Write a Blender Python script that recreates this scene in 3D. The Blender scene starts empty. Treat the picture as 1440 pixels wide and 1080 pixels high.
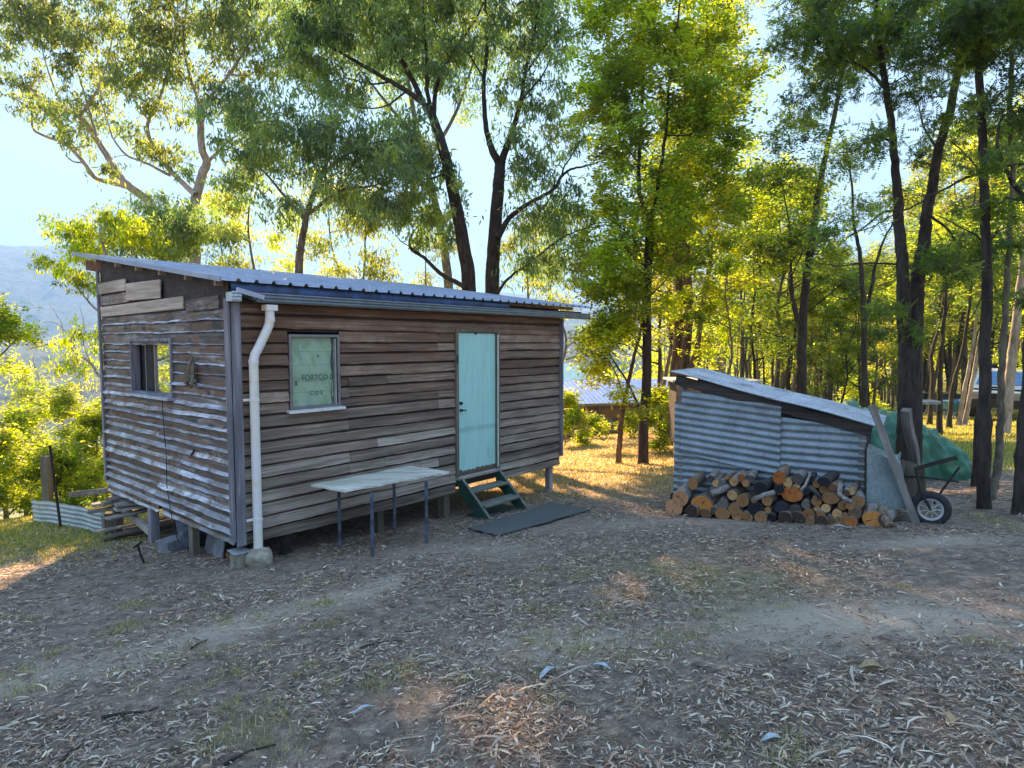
import bpy, bmesh, math, random
import numpy as np
from mathutils import Vector, Matrix
R = math.radians
S = bpy.context.scene
# ------------------------------------------------------------------ camera, sky, sun, exposure
EYE = 2.35
PITCH = math.atan(58 / 880.0)
FPX = 880.0
cam_d = bpy.data.cameras.new('camera'); cam = bpy.data.objects.new('camera', cam_d)
S.collection.objects.link(cam); S.camera = cam
cam.location = (0, 0, EYE); cam.rotation_euler = (math.pi/2 - PITCH, 0, 0)
cam_d.sensor_width = 36; cam_d.lens = FPX / 1440 * 36; cam_d.clip_start = .05; cam_d.clip_end = 9000
SUN_AZ, SUN_EL = math.atan2(-.27, .963), R(33)     # azimuth measured from +Y towards +X
w = bpy.data.worlds.new('World'); S.world = w; w.use_nodes = True
nt = w.node_tree; bg = nt.nodes['Background']
sky = nt.nodes.new('ShaderNodeTexSky'); sky.sky_type = 'NISHITA'; sky.sun_disc = False
sky.sun_elevation = SUN_EL; sky.sun_rotation = SUN_AZ; sky.air_density = 1.6; sky.dust_density = 0; sky.ozone_density = 3.5
# sky radiance compressed by luminance: its brightest part round the sun is held back
_bw = nt.nodes.new('ShaderNodeRGBToBW'); nt.links.new(sky.outputs[0], _bw.inputs[0])
_ma = nt.nodes.new('ShaderNodeMath'); _ma.operation = 'MULTIPLY_ADD'; _ma.inputs[1].default_value = 2.6; _ma.inputs[2].default_value = 1; nt.links.new(_bw.outputs[0], _ma.inputs[0])
_dv = nt.nodes.new('ShaderNodeMath'); _dv.operation = 'DIVIDE'; _dv.inputs[0].default_value = 1; nt.links.new(_ma.outputs[0], _dv.inputs[1])
_sc = nt.nodes.new('ShaderNodeVectorMath'); _sc.operation = 'SCALE'; nt.links.new(sky.outputs[0], _sc.inputs[0]); nt.links.new(_dv.outputs[0], _sc.inputs['Scale'])
_tn = nt.nodes.new('ShaderNodeVectorMath'); _tn.operation = 'MULTIPLY'; _tn.inputs[1].default_value = (.78*5.3, .98*5.3, 1.08*5.3); nt.links.new(_sc.outputs[0], _tn.inputs[0])
nt.links.new(_tn.outputs[0], bg.inputs[0]); bg.inputs[1].default_value = 0.15
sd = bpy.data.lights.new('sun', 'SUN'); sun = bpy.data.objects.new('sun', sd); S.collection.objects.link(sun)
sd.energy = 5.0; sd.angle = R(.5); sd.color = (1, .86, .62)
sv = Vector((math.sin(SUN_AZ)*math.cos(SUN_EL), math.cos(SUN_AZ)*math.cos(SUN_EL), math.sin(SUN_EL)))
sun.rotation_euler = sv.to_track_quat('Z', 'Y').to_euler()
S.view_settings.view_transform = 'Standard'; S.view_settings.look = 'None'
S.view_settings.exposure = 2.02; S.view_settings.gamma = 1
S.view_settings.use_white_balance = True; S.view_settings.white_balance_temperature = 9700; S.view_settings.white_balance_tint = 27
S.render.engine = 'CYCLES'
cy = S.cycles; cy.max_bounces = 7; cy.diffuse_bounces = 3; cy.glossy_bounces = 3; cy.transmission_bounces = 5
cy.transparent_max_bounces = 8; cy.volume_bounces = 0; cy.use_denoising = True; cy.caustics_reflective = False; cy.caustics_refractive = False

# ------------------------------------------------------------------ helpers
CP, SP = math.cos(PITCH), math.sin(PITCH)
def ray(px, py):
    v = (540 - py) / FPX
    return np.array([(px-720)/FPX, CP + v*SP, -SP + v*CP])
def at(px, py, Y):
    r = ray(px, py); return np.array([0, 0, EYE]) + r*(Y/r[1])
def onplane(px, py, P, n):
    r = ray(px, py); C0 = np.array([0, 0, EYE])
    return C0 + r*(np.dot(np.array(P)-C0, n)/np.dot(r, n))
def hsh(ix, iy, seed):
    with np.errstate(over='ignore'):
        h = (ix.astype(np.int64)*374761393 + iy.astype(np.int64)*668265263 + seed*1442695041) & 0xffffffff
        h = ((h ^ (h >> 13)) * 1274126177) & 0xffffffff
        h = h ^ (h >> 16)
    return (h & 0xffff) / 65535.0
def vnoise(x, y, seed=0):
    x = np.asarray(x, float); y = np.asarray(y, float)
    ix = np.floor(x); iy = np.floor(y); fx = x-ix; fy = y-iy
    fx = fx*fx*(3-2*fx); fy = fy*fy*(3-2*fy)
    a = hsh(ix, iy, seed); b = hsh(ix+1, iy, seed); c = hsh(ix, iy+1, seed); d = hsh(ix+1, iy+1, seed)
    return (a*(1-fx)+b*fx)*(1-fy) + (c*(1-fx)+d*fx)*fy
def fbm(x, y, o=4, seed=0):
    s = 0; a = .5; t = 0
    for k in range(o):
        s = s + a*vnoise(x*2**k, y*2**k, seed+k*17); t += a; a *= .5
    return s/t
def gz(x, y):
    x = np.asarray(x, float); y = np.asarray(y, float)
    r = np.hypot(x, y); k = np.where(r > 60, (60+(r-60)*.12)/np.maximum(r, 1e-6), 1)
    z = .75 + .052*x*k - .0937*y*k
    q = -.764*x + .645*y
    t = np.maximum(0, q - 12.3 - np.maximum(0, x-6)*.8)
    dr = np.where(t < 8, .03*t*t, 1.92+.48*(t-8))
    z = z - 75*(1-np.exp(-dr/75))
    z = z + (fbm(x*.7, y*.7, 3, 3)-.5)*.07 + (fbm(x*3.1, y*3.1, 3, 9)-.5)*.03
    return z
def gh(px, py):
    r = ray(px, py); t = 1.6/max(.02, -r[2])
    for _ in range(60):
        P = np.array([0, 0, EYE])+r*t
        t += (P[2]-float(gz(P[0], P[1])))/max(.1, -r[2])*.5
    P = np.array([0, 0, EYE])+r*t; return P
def props(o, label=None, cat=None, group=None, kind=None):
    if label: o['label'] = label
    if cat: o['category'] = cat
    if group: o['group'] = group
    if kind: o['kind'] = kind
    return o
def link(o, parent=None):
    S.collection.objects.link(o)
    if parent: o.parent = parent
    return o
def thing(name, label, cat, loc=(0, 0, 0), rz=0, group=None):
    o = bpy.data.objects.new(name, None); o.empty_display_size = .1
    o.location = Vector([float(v) for v in loc]); o.rotation_euler = (0, 0, rz)
    return props(link(o), label, cat, group)
def fast_mesh(name, V, faces, mats, parent=None, smooth=False, cols=None, mi=None):
    """V (n,3); faces list of (m,k) int arrays; cols (nfaces,3) per-face colours"""
    me = bpy.data.meshes.new(name)
    V = np.asarray(V, dtype=np.float32)
    idx = np.concatenate([f.ravel() for f in faces]).astype(np.int32)
    tot = np.concatenate([np.full(len(f), f.shape[1]) for f in faces]).astype(np.int32)
    st = np.concatenate([[0], np.cumsum(tot)[:-1]]).astype(np.int32)
    me.vertices.add(len(V)); me.vertices.foreach_set('co', V.ravel())
    me.loops.add(len(idx)); me.loops.foreach_set('vertex_index', idx)
    me.polygons.add(len(tot)); me.polygons.foreach_set('loop_start', st)
    try: me.polygons.foreach_set('loop_total', tot)
    except Exception: pass
    if smooth: me.polygons.foreach_set('use_smooth', np.ones(len(tot), bool))
    if mi is not None: me.polygons.foreach_set('material_index', np.asarray(mi, np.int32))
    for m in (mats if isinstance(mats, (list, tuple)) else [mats]): me.materials.append(m)
    me.update(calc_edges=True)
    if cols is not None:
        at_ = me.attributes.new('Col', 'FLOAT_COLOR', 'CORNER')
        c = np.repeat(np.asarray(cols, np.float32), tot, axis=0)
        c = np.concatenate([c, np.ones((len(c), 1), np.float32)], 1)
        at_.data.foreach_set('color', c.ravel())
    return link(bpy.data.objects.new(name, me), parent)
class MB:
    def __init__(s): s.v = []; s.f = []; s.c = []; s.m = []; s.tone = .5; s.mat = 0
    def quad(s, P):
        b = len(s.v); s.v += [tuple(p) for p in P]; s.f.append(tuple(range(b, b+len(P)))); s.c.append(s.tone); s.m.append(s.mat)
    def box(s, c, sz, rot=None, jit=0):
        b = len(s.v); M = rot or Matrix.Identity(3)
        for k in range(8):
            p = Vector(((k & 1)-.5, ((k >> 1) & 1)-.5, ((k >> 2) & 1)-.5))
            p = Vector((p.x*sz[0], p.y*sz[1], p.z*sz[2])); p = M @ p
            s.v.append((c[0]+p.x+random.uniform(-jit, jit), c[1]+p.y+random.uniform(-jit, jit), c[2]+p.z+random.uniform(-jit, jit)))
        for f in ((0, 2, 3, 1), (4, 5, 7, 6), (0, 1, 5, 4), (2, 6, 7, 3), (0, 4, 6, 2), (1, 3, 7, 5)):
            s.f.append(tuple(b+i for i in f)); s.c.append(s.tone); s.m.append(s.mat)
    def bar(s, A, B, wd, th, up=(0, 0, 1)):
        A = Vector([float(a) for a in A]); B = Vector([float(a) for a in B]); d = B-A; L = d.length; x = d/L
        y = Vector(up).cross(x)
        if y.length < 1e-4: y = Vector((0, 1, 0)).cross(x)
        y.normalize(); z = x.cross(y)
        s.box((A+B)/2, (L, wd, th), Matrix((x, y, z)).transposed())
    def tube(s, pts, rad, n=8, cap=True):
        pts = [Vector([float(a) for a in p]) for p in pts]
        if not hasattr(rad, '__len__'): rad = [rad]*len(pts)
        b = len(s.v); px = None
        for i, p in enumerate(pts):
            t = (pts[min(i+1, len(pts)-1)]-pts[max(i-1, 0)]).normalized()
            if px is None: px = t.orthogonal().normalized()
            px = (px-t*px.dot(t)).normalized(); py = t.cross(px)
            for k in range(n):
                a = 2*math.pi*k/n; q = p+(px*math.cos(a)+py*math.sin(a))*rad[i]; s.v.append(tuple(q))
        for i in range(len(pts)-1):
            for k in range(n):
                k2 = (k+1) % n
                s.f.append((b+i*n+k, b+i*n+k2, b+(i+1)*n+k2, b+(i+1)*n+k)); s.c.append(s.tone); s.m.append(s.mat)
        if cap:
            s.f.append(tuple(b+k for k in reversed(range(n)))); s.f.append(tuple(b+(len(pts)-1)*n+k for k in range(n)))
            s.c += [s.tone]*2; s.m += [s.mat]*2
    def prism(s, poly, d):
        """poly: list of 3D points; d extrusion vector"""
        b = len(s.v); n = len(poly); d = Vector(d)
        s.v += [tuple(p) for p in poly] + [tuple(Vector(p)+d) for p in poly]
        fs = [tuple(b+i for i in range(n)), tuple(b+n+i for i in reversed(range(n)))]
        fs += [(b+(i+1) % n, b+i, b+n+i, b+n+(i+1) % n) for i in range(n)]
        for f in fs: s.f.append(f); s.c.append(s.tone); s.m.append(s.mat)
    def grid(s, P):
        nr, nc = len(P), len(P[0]); b = len(s.v)
        for r_ in P: s.v += [tuple(p) for p in r_]
        for i in range(nr-1):
            for j in range(nc-1):
                s.f.append((b+i*nc+j, b+i*nc+j+1, b+(i+1)*nc+j+1, b+(i+1)*nc+j)); s.c.append(s.tone); s.m.append(s.mat)
    def build(s, name, mats, parent=None, smooth=False, bevel=0, solid=0):
        me = bpy.data.meshes.new(name); me.from_pydata(s.v, [], s.f)
        mats = mats if isinstance(mats, (list, tuple)) else [mats]
        for m in mats: me.materials.append(m)
        me.polygons.foreach_set('material_index', s.m)
        if smooth: me.polygons.foreach_set('use_smooth', [True]*len(s.f))
        a = me.attributes.new('tone', 'FLOAT', 'FACE'); a.data.foreach_set('value', s.c)
        me.update(); o = link(bpy.data.objects.new(name, me), parent)
        if solid:
            md = o.modifiers.new('solid', 'SOLIDIFY'); md.thickness = solid; md.offset = 0
        if bevel:
            md = o.modifiers.new('bevel', 'BEVEL'); md.width = bevel; md.segments = 1; md.limit_method = 'ANGLE'
        return o
# ------------------------------------------------------------------ materials
def newmat(name):
    m = bpy.data.materials.new(name); m.use_nodes = True; nt = m.node_tree
    b = nt.nodes['Principled BSDF']; return m, nt, b
def N(nt, t, **kw):
    n = nt.nodes.new('ShaderNode'+t)
    for k, v in kw.items(): setattr(n, k, v)
    return n
def noise(nt, vec, scale, detail=4, rough=.6, dist=0):
    n = N(nt, 'TexNoise'); n.inputs['Scale'].default_value = scale; n.inputs['Detail'].default_value = detail
    n.inputs['Roughness'].default_value = rough; n.inputs['Distortion'].default_value = dist
    if vec is not None: nt.links.new(vec, n.inputs['Vector'])
    return n.outputs[0]
def ramp(nt, fac, stops):
    n = N(nt, 'ValToRGB'); e = n.color_ramp.elements
    while len(e) > 1: e.remove(e[-1])
    e[0].position = stops[0][0]; e[0].color = (*stops[0][1], 1)
    for p, c in stops[1:]:
        x = e.new(p); x.color = (*c, 1)
    nt.links.new(fac, n.inputs[0]); return n.outputs[0]
def mix(nt, fac, a, b, mode='MIX'):
    n = N(nt, 'MixRGB', blend_type=mode)
    for i, v in enumerate((fac, a, b)):
        if isinstance(v, (int, float)): n.inputs[i].default_value = v
        elif isinstance(v, tuple): n.inputs[i].default_value = (*v, 1)
        else: nt.links.new(v, n.inputs[i])
    return n.outputs[0]
def mapping(nt, scale, src='Object'):
    tc = N(nt, 'TexCoord'); mp = N(nt, 'Mapping'); mp.inputs['Scale'].default_value = scale
    nt.links.new(tc.outputs[src], mp.inputs[0]); return mp.outputs[0]
def bump(nt, b, h, st=.5, d=.01):
    n = N(nt, 'Bump'); n.inputs['Strength'].default_value = st; n.inputs['Distance'].default_value = d
    nt.links.new(h, n.inputs['Height']); nt.links.new(n.outputs[0], b.inputs['Normal'])
def math_(nt, op, a, b=0.0):
    n = N(nt, 'Math', operation=op)
    for i, v in enumerate((a, b)):
        if isinstance(v, (int, float)): n.inputs[i].default_value = v
        else: nt.links.new(v, n.inputs[i])
    return n.outputs[0]
def wood(name, dark, mid, light, ax=0, stain=None, stain_amt=.5, rough=.85, grain=30, tone_amt=.6, bst=.6, zgrey=None, streak=False):
    m, nt, b = newmat(name)
    sc = [grain, grain, grain]; sc[ax] = 1.2
    v = mapping(nt, sc)
    at_ = N(nt, 'Attribute', attribute_name='tone'); at_.attribute_type = 'GEOMETRY'
    off = N(nt, 'VectorMath', operation='ADD'); nt.links.new(v, off.inputs[0])
    cx = N(nt, 'CombineXYZ'); tm = math_(nt, 'MULTIPLY', at_.outputs['Fac'], 37.0)
    for i in range(3): nt.links.new(tm, cx.inputs[i])
    nt.links.new(cx.outputs[0], off.inputs[1]); v2 = off.outputs[0]
    g = noise(nt, v2, 1.0, 6, .65, .4)
    sc2 = [5, 5, 5]; sc2[ax] = 1.0
    g2 = noise(nt, mapping(nt, sc2), 1.0, 5, .6)
    gm = math_(nt, 'ADD', math_(nt, 'MULTIPLY', g, .6), math_(nt, 'ADD', math_(nt, 'MULTIPLY', g2, .4), math_(nt, 'MULTIPLY', math_(nt, 'SUBTRACT', at_.outputs['Fac'], .5), tone_amt*.4)))
    c = ramp(nt, gm, [(.3, dark), (.5, mid), (.68, light)])
    if stain:
        s_ = noise(nt, mapping(nt, (3.2, 3.2, 5)), 1.0, 5, .7, .6)
        sf = ramp(nt, s_, [(.5-.08, (0, 0, 0)), (.5+.12, (stain_amt,)*3)])
        c = mix(nt, sf, c, stain)
    if streak:
        sc3 = [9, 9, 9]; sc3[ax] = 2.2
        k_ = noise(nt, mapping(nt, sc3), 1.0, 6, .75, 1.2)
        c = mix(nt, ramp(nt, k_, [(.40, (1, 1, 1)), (.50, (0, 0, 0))]), c, (.012, .012, .016))
    if zgrey:
        tc = N(nt, 'TexCoord'); sx = N(nt, 'SeparateXYZ'); nt.links.new(tc.outputs['Object'], sx.inputs[0])
        zz = math_(nt, 'ADD', sx.outputs[2], math_(nt, 'MULTIPLY', math_(nt, 'SUBTRACT', g2, .5), 1.6))
        mr = N(nt, 'MapRange'); mr.inputs[1].default_value = zgrey[0]; mr.inputs[2].default_value = zgrey[1]; nt.links.new(zz, mr.inputs[0])
        gy = mix(nt, 1.0, ramp(nt, gm, [(.3, (.05, .038, .030)), (.5, (.185, .145, .115)), (.68, (.38, .33, .27))]), (1, 1, 1), 'MULTIPLY')
        c = mix(nt, mr.outputs[0], gy, c)
    nt.links.new(c, b.inputs['Base Color']); b.inputs['Roughness'].default_value = rough
    bump(nt, b, g, bst, .006); return m
def plain(name, col, rough=.6, metal=0, var=.25, scale=8, bst=0, col2=None):
    m, nt, b = newmat(name)
    v = mapping(nt, (1, 1, 1)); n1 = noise(nt, v, scale, 5, .65)
    c2 = col2 or tuple(x*(1-var) for x in col); c1 = tuple(min(1, x*(1+var*.5)) for x in col)
    nt.links.new(ramp(nt, n1, [(.35, c2), (.65, c1)]), b.inputs['Base Color'])
    b.inputs['Roughness'].default_value = rough; b.inputs['Metallic'].default_value = metal
    if bst: bump(nt, b, n1, bst, .01)
    return m
M = {}
M['board_front'] = wood('board_front', (.026, .014, .009), (.135, .080, .052), (.31, .225, .165), 0, (.15, .065, .035), .7, grain=34, tone_amt=.5, zgrey=(.9, 2.3))
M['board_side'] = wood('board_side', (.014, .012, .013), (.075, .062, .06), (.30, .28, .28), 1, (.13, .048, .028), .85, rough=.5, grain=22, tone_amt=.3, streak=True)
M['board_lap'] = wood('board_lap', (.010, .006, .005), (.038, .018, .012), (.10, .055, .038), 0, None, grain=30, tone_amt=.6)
M['board_silver'] = wood('board_silver', (.04, .04, .05), (.27, .30, .35), (.62, .66, .72), 1, (.09, .05, .032), .85, rough=.42, grain=20, tone_amt=.3)
M['patch'] = wood('patch', (.11, .09, .075), (.26, .22, .185), (.44, .385, .33), 1, None, grain=30)
M['post'] = wood('post', (.05, .05, .056), (.13, .13, .145), (.27, .27, .30), 2, None, grain=24)
M['stump_wood'] = wood('stump_wood', (.05, .04, .03), (.13, .11, .085), (.24, .22, .17), 2, (.06, .08, .02), .3, grain=24)
M['beam'] = wood('beam', (.05, .02, .012), (.13, .05, .03), (.22, .10, .06), 0, None, grain=20)
M['darkwood'] = wood('darkwood', (.012, .010, .009), (.035, .03, .027), (.08, .07, .065), 0, None, grain=26)
M['plank'] = wood('plank', (.05, .042, .036), (.16, .14, .12), (.33, .30, .27), 0, (.16, .07, .03), .35, grain=24, tone_amt=1)
M['pole'] = wood('pole', (.05, .045, .04), (.15, .135, .12), (.27, .25, .23), 2, None, grain=24)
M['tabletop'] = wood('tabletop', (.17, .17, .13), (.44, .43, .37), (.66, .65, .58), 0, (.12, .15, .05), .25, grain=16)
M['far_board'] = wood('far_board', (.10, .055, .034), (.26, .155, .105), (.42, .27, .18), 0, None, grain=10)
M['roof'] = plain('roof', (.20, .26, .33), .5, .2, .25, 3, 0)
M['under'] = plain('under', (.05, .05, .055), .8)
M['gutter'] = plain('gutter', (.10, .135, .145), .35, .2, .25, 6)
M['gutter_inside'] = plain('gutter_inside', (.02, .022, .025), .8)
M['flap'] = plain('flap', (.30, .36, .44), .5, .3)
M['sarking'] = plain('sarking', (.008, .06, .16), .3, 0, .6, 6, .3)
M['pvc'] = plain('pvc', (.80, .75, .65), .42, 0, .14, 5, 0, (.50, .48, .41))
M['white'] = plain('white', (.6, .62, .62), .6, 0, .3, 20)
M['alu'] = plain('alu', (.16, .17, .18), .4, .6, .2, 20)
M['black'] = plain('black', (.012, .012, .014), .6)
M['tyre'] = plain('tyre', (.018, .019, .022), .8, 0, .4, 30, .3)
M['rim'] = plain('rim', (.30, .31, .31), .5, .2)
M['leg_blue'] = plain('leg_blue', (.065, .09, .14), .55, .2, .5, 9, 0, (.03, .035, .05))
M['green_paint'] = plain('green_paint', (.006, .055, .042), .5, 0, .35, 6)
M['tread'] = wood('tread', (.05, .055, .045), (.13, .135, .115), (.24, .24, .21), 0, (.03, .08, .06), .5)
M['mat'] = plain('mat', (.075, .088, .085), .95, 0, .35, 40, .5)
M['rock'] = plain('rock', (.27, .245, .19), .9, 0, .4, 7, .6)
M['concrete'] = plain('concrete', (.15, .16, .17), .9, 0, .3, 9, .4)
M['sack'] = plain('sack', (.075, .10, .13), .55, 0, .5, 10, .6)
M['terracotta'] = plain('terracotta', (.24, .09, .04), .85, 0, .4, 12, .4)
M['rust'] = plain('rust', (.028, .02, .018), .8, .3, .4, 20, .3)
M['far_roof'] = plain('far_roof', (.07, .19, .42), .45, .2, .2, 2)
M['far_roof_green'] = plain('far_roof_green', (.05, .25, .33), .45, .2, .2, 2)
M['white_car'] = plain('white_car', (.62, .66, .66), .3, 0, .12, 3)
M['car_glass'] = plain('car_glass', (.05, .16, .26), .08, .5)
M['blue_plastic'] = plain('blue_plastic', (.02, .17, .38), .4)
M['red'] = plain('red', (.45, .02, .015), .45)
M['dry_leaf'] = plain('dry_leaf', (.33, .22, .12), .8, 0, .4, 30)
M['pale_bark'] = plain('pale_bark', (.28, .36, .38), .8, 0, .4, 30)
M['low_roof'] = plain('low_roof', (.16, .14, .13), .8)
# galvanised iron
def galv(name, base, rustamt):
    m, nt, b = newmat(name)
    v = mapping(nt, (1, 1, 1)); n1 = noise(nt, v, 2.5, 6, .7)
    n2 = noise(nt, v, 60, 3, .6)
    c = ramp(nt, n1, [(.3, tuple(x*.55 for x in base)), (.5, base), (.7, tuple(min(1, x*1.45) for x in base))])
    c = mix(nt, .35, c, ramp(nt, n2, [(.35, tuple(x*.5 for x in base)), (.65, tuple(min(1, x*1.7) for x in base))]))
    s_ = noise(nt, mapping(nt, (1.2, 1.2, 3)), 2, 6, .75)
    c = mix(nt, ramp(nt, s_, [(.54, (0, 0, 0)), (.68, (rustamt,)*3)]), c, (.10, .055, .035))
    nt.links.new(c, b.inputs['Base Color']); b.inputs['Metallic'].default_value = .35; b.inputs['Roughness'].default_value = .5
    bump(nt, b, n2, .15, .003); return m
M['galv'] = galv('galv', (.155, .205, .225), .5)
M['galv_roof'] = galv('galv_roof', (.33, .37, .40), .6)
M['galv_low'] = galv('galv_low', (.30, .36, .38), .3)
M['tray'] = galv('tray', (.15, .22, .225), .4)
# door paint, worn at the bottom
def doorpaint():
    m, nt, b = newmat('door_paint')
    v = mapping(nt, (1, 1, 1)); n1 = noise(nt, mapping(nt, (14, 14, 2.2)), 1, 6, .7); n2 = noise(nt, v, 14, 6, .75)
    c = ramp(nt, n1, [(.25, (.15, .40, .37)), (.42, (.21, .53, .49)), (.62, (.25, .58, .53)), (.78, (.44, .72, .66))])
    tc = N(nt, 'TexCoord'); sx = N(nt, 'SeparateXYZ'); nt.links.new(tc.outputs['Object'], sx.inputs[0])
    h = math_(nt, 'ADD', sx.outputs[2], math_(nt, 'MULTIPLY', n2, -.16))
    c = mix(nt, ramp(nt, h, [(.428, (1, 1, 1)), (.436, (0, 0, 0))]), c, (.10, .075, .055))
    c = mix(nt, ramp(nt, h, [(.433, (1, 1, 1)), (.446, (0, 0, 0))]), c, (.50, .50, .44)) if False else c
    d = math_(nt, 'ABSOLUTE', math_(nt, 'SUBTRACT', sx.outputs[2], 1.10)); d = math_(nt, 'ADD', d, math_(nt, 'MULTIPLY', n2, .10))
    c = mix(nt, ramp(nt, d, [(.06, (.45,)*3), (.11, (0, 0, 0))]), c, (.10, .27, .26))
    nt.links.new(c, b.inputs['Base Color']); b.inputs['Roughness'].default_value = .5; bump(nt, b, n2, .15, .003); return m
M['door'] = doorpaint()
def tarpmat():
    m, nt, b = newmat('tarp'); v = mapping(nt, (1, 1, 1)); n1 = noise(nt, v, 1.6, 5, .6)
    c = ramp(nt, n1, [(.35, (.005, .085, .055)), (.6, (.013, .165, .10)), (.75, (.13, .20, .09))])
    nt.links.new(c, b.inputs['Base Color']); b.inputs['Roughness'].default_value = .62; bump(nt, b, noise(nt, v, 7, 4), .3, .03); return m
M['tarp'] = tarpmat()
def glass_reflect():
    m, nt, b = newmat('window_glass'); b.inputs['Base Color'].default_value = (.75, .8, .8, 1)
    b.inputs['Metallic'].default_value = .9; b.inputs['Roughness'].default_value = .015
    v = mapping(nt, (1, 1, 1)); bump(nt, b, noise(nt, v, 3, 2), .03, .01); return m
M['glass_mirror'] = glass_reflect()
def louvre():
    m, nt, b = newmat('louvre_glass'); out = nt.nodes['Material Output']
    tr = N(nt, 'BsdfTransparent'); tr.inputs[0].default_value = (.80, .90, .84, 1)
    gl = N(nt, 'BsdfGlossy'); gl.inputs['Roughness'].default_value = .12
    ms = N(nt, 'MixShader'); ms.inputs[0].default_value = .06
    nt.links.new(tr.outputs[0], ms.inputs[1]); nt.links.new(gl.outputs[0], ms.inputs[2]); nt.links.new(ms.outputs[0], out.inputs[0]); return m
M['louvre'] = louvre()
M['wrap'] = plain('wrap', (.56, .64, .50), .5, 0, .35, 7, .3, (.36, .43, .28))
M['print'] = plain('print', (.05, .10, .07), .7)
M['tear'] = plain('tear', (.82, .84, .66), .6)
def barkmat(name, dark, light, sc=6, stretch=.25):
    m, nt, b = newmat(name); v = mapping(nt, (sc, sc, sc*stretch))
    n1 = noise(nt, v, 2.2, 6, .7, .5)
    nt.links.new(ramp(nt, n1, [(.35, dark), (.65, light)]), b.inputs['Base Color']); b.inputs['Roughness'].default_value = .9
    bump(nt, b, n1, .8, .03); return m
M['bark_dark'] = barkmat('bark_dark', (.012, .009, .007), (.055, .042, .032))
M['bark_gum'] = barkmat('bark_gum', (.13, .10, .085), (.36, .31, .28), 2.5, .3)
M['bark_brown'] = barkmat('bark_brown', (.04, .024, .016), (.19, .12, .08), 8, .15)
M['bark_mid'] = barkmat('bark_mid', (.05, .04, .028), (.17, .14, .10))
def leafmat(name, tint, trans, tw=.5, rough=.5):
    """per-leaf colour in attribute Col; thin leaves let light through"""
    m, nt, b = newmat(name); out = nt.nodes['Material Output']
    a = N(nt, 'Attribute', attribute_name='Col')
    c = mix(nt, 1.0, a.outputs['Color'], tint, 'MULTIPLY'); ct = mix(nt, 1.0, a.outputs['Color'], trans, 'MULTIPLY')
    nt.links.new(c, b.inputs['Base Color']); b.inputs['Roughness'].default_value = rough
    t = N(nt, 'BsdfTranslucent'); nt.links.new(ct, t.inputs[0])
    ms = N(nt, 'MixShader'); ms.inputs[0].default_value = tw
    nt.links.new(b.outputs[0], ms.inputs[1]); nt.links.new(t.outputs[0], ms.inputs[2]); nt.links.new(ms.outputs[0], out.inputs[0]); return m
M['leaf'] = leafmat('leaf', (1.4, 1.45, 1.35), (5.9, 5.7, 2.1), .56)
M['leaf_gum'] = leafmat('leaf_gum', (1.5, 1.5, 1.5), (4.8, 5.1, 2.1), .5)
M['leaf_fern'] = leafmat('leaf_fern', (1.2, 1.35, 1.2), (4.2, 4.9, 1.4), .42)
M['litter'] = leafmat('litter', (1.4, 1.35, 1.3), (.8, .65, .5), .12, .7)
M['grass'] = leafmat('grass', (1.35, 1.35, 1.3), (2.6, 2.4, 1.2), .4)
def groundmat():
    m, nt, b = newmat('ground')
    v = mapping(nt, (1, 1, 1)); a = N(nt, 'Attribute', attribute_name='Mask')
    sp = N(nt, 'SeparateColor'); nt.links.new(a.outputs['Color'], sp.inputs[0])
    n0 = noise(nt, v, .9, 5, .6); n1 = noise(nt, v, 9, 7, .75); n2 = noise(nt, v, 55, 5, .7)
    c = ramp(nt, n1, [(.3, (.052, .037, .028)), (.5, (.175, .128, .095)), (.7, (.36, .27, .205))])
    # fine chips of litter
    vo = N(nt, 'TexVoronoi'); vo.inputs['Scale'].default_value = 1; vo.inputs['Randomness'].default_value = 1
    mp = mapping(nt, (38, 75, 60)); wv = N(nt, 'VectorMath', operation='ADD'); nt.links.new(mp, wv.inputs[0])
    nn = N(nt, 'TexNoise'); nn.inputs['Scale'].default_value = 3; nt.links.new(v, nn.inputs['Vector'])
    ml = N(nt, 'VectorMath', operation='SCALE'); nt.links.new(nn.outputs[1], ml.inputs[0]); ml.inputs['Scale'].default_value = 24
    nt.links.new(ml.outputs[0], wv.inputs[1]); nt.links.new(wv.outputs[0], vo.inputs['Vector'])
    chip = ramp(nt, vo.outputs['Color'], [(.55, (0, 0, 0)), (.72, (1, 1, 1))])
    cs = mix(nt, ramp(nt, vo.outputs['Distance'], [(.22, (1, 1, 1)), (.36, (0, 0, 0))]), (0, 0, 0), chip)
    cs = mix(nt, 1.0, cs, ramp(nt, n1, [(.35, (.15,)*3), (.6, (.75,)*3)]), 'MULTIPLY')
    c = mix(nt, cs, c, (.36, .29, .235))
    bare = ramp(nt, n2, [(.3, (.30, .235, .18)), (.7, (.45, .365, .285))])
    c = mix(nt, sp.outputs[0], c, bare)                       # R: bare trodden earth
    dry = ramp(nt, n2, [(.3, (.17, .105, .05)), (.55, (.36, .25, .12)), (.75, (.52, .40, .22))])
    c = mix(nt, sp.outputs[1], c, dry)                        # G: straw-dry cover
    gr = ramp(nt, n1, [(.3, (.075, .095, .02)), (.6, (.19, .19, .05)), (.75, (.30, .26, .10))])
    c = mix(nt, sp.outputs[2], c, gr)                         # B: grass
    nt.links.new(c, b.inputs['Base Color']); b.inputs['Roughness'].default_value = .95
    hh = math_(nt, 'ADD', math_(nt, 'MULTIPLY', n1, .7), math_(nt, 'MULTIPLY', n2, .5)); bump(nt, b, hh, 1.0, .045); return m
M['ground'] = groundmat()
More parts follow.
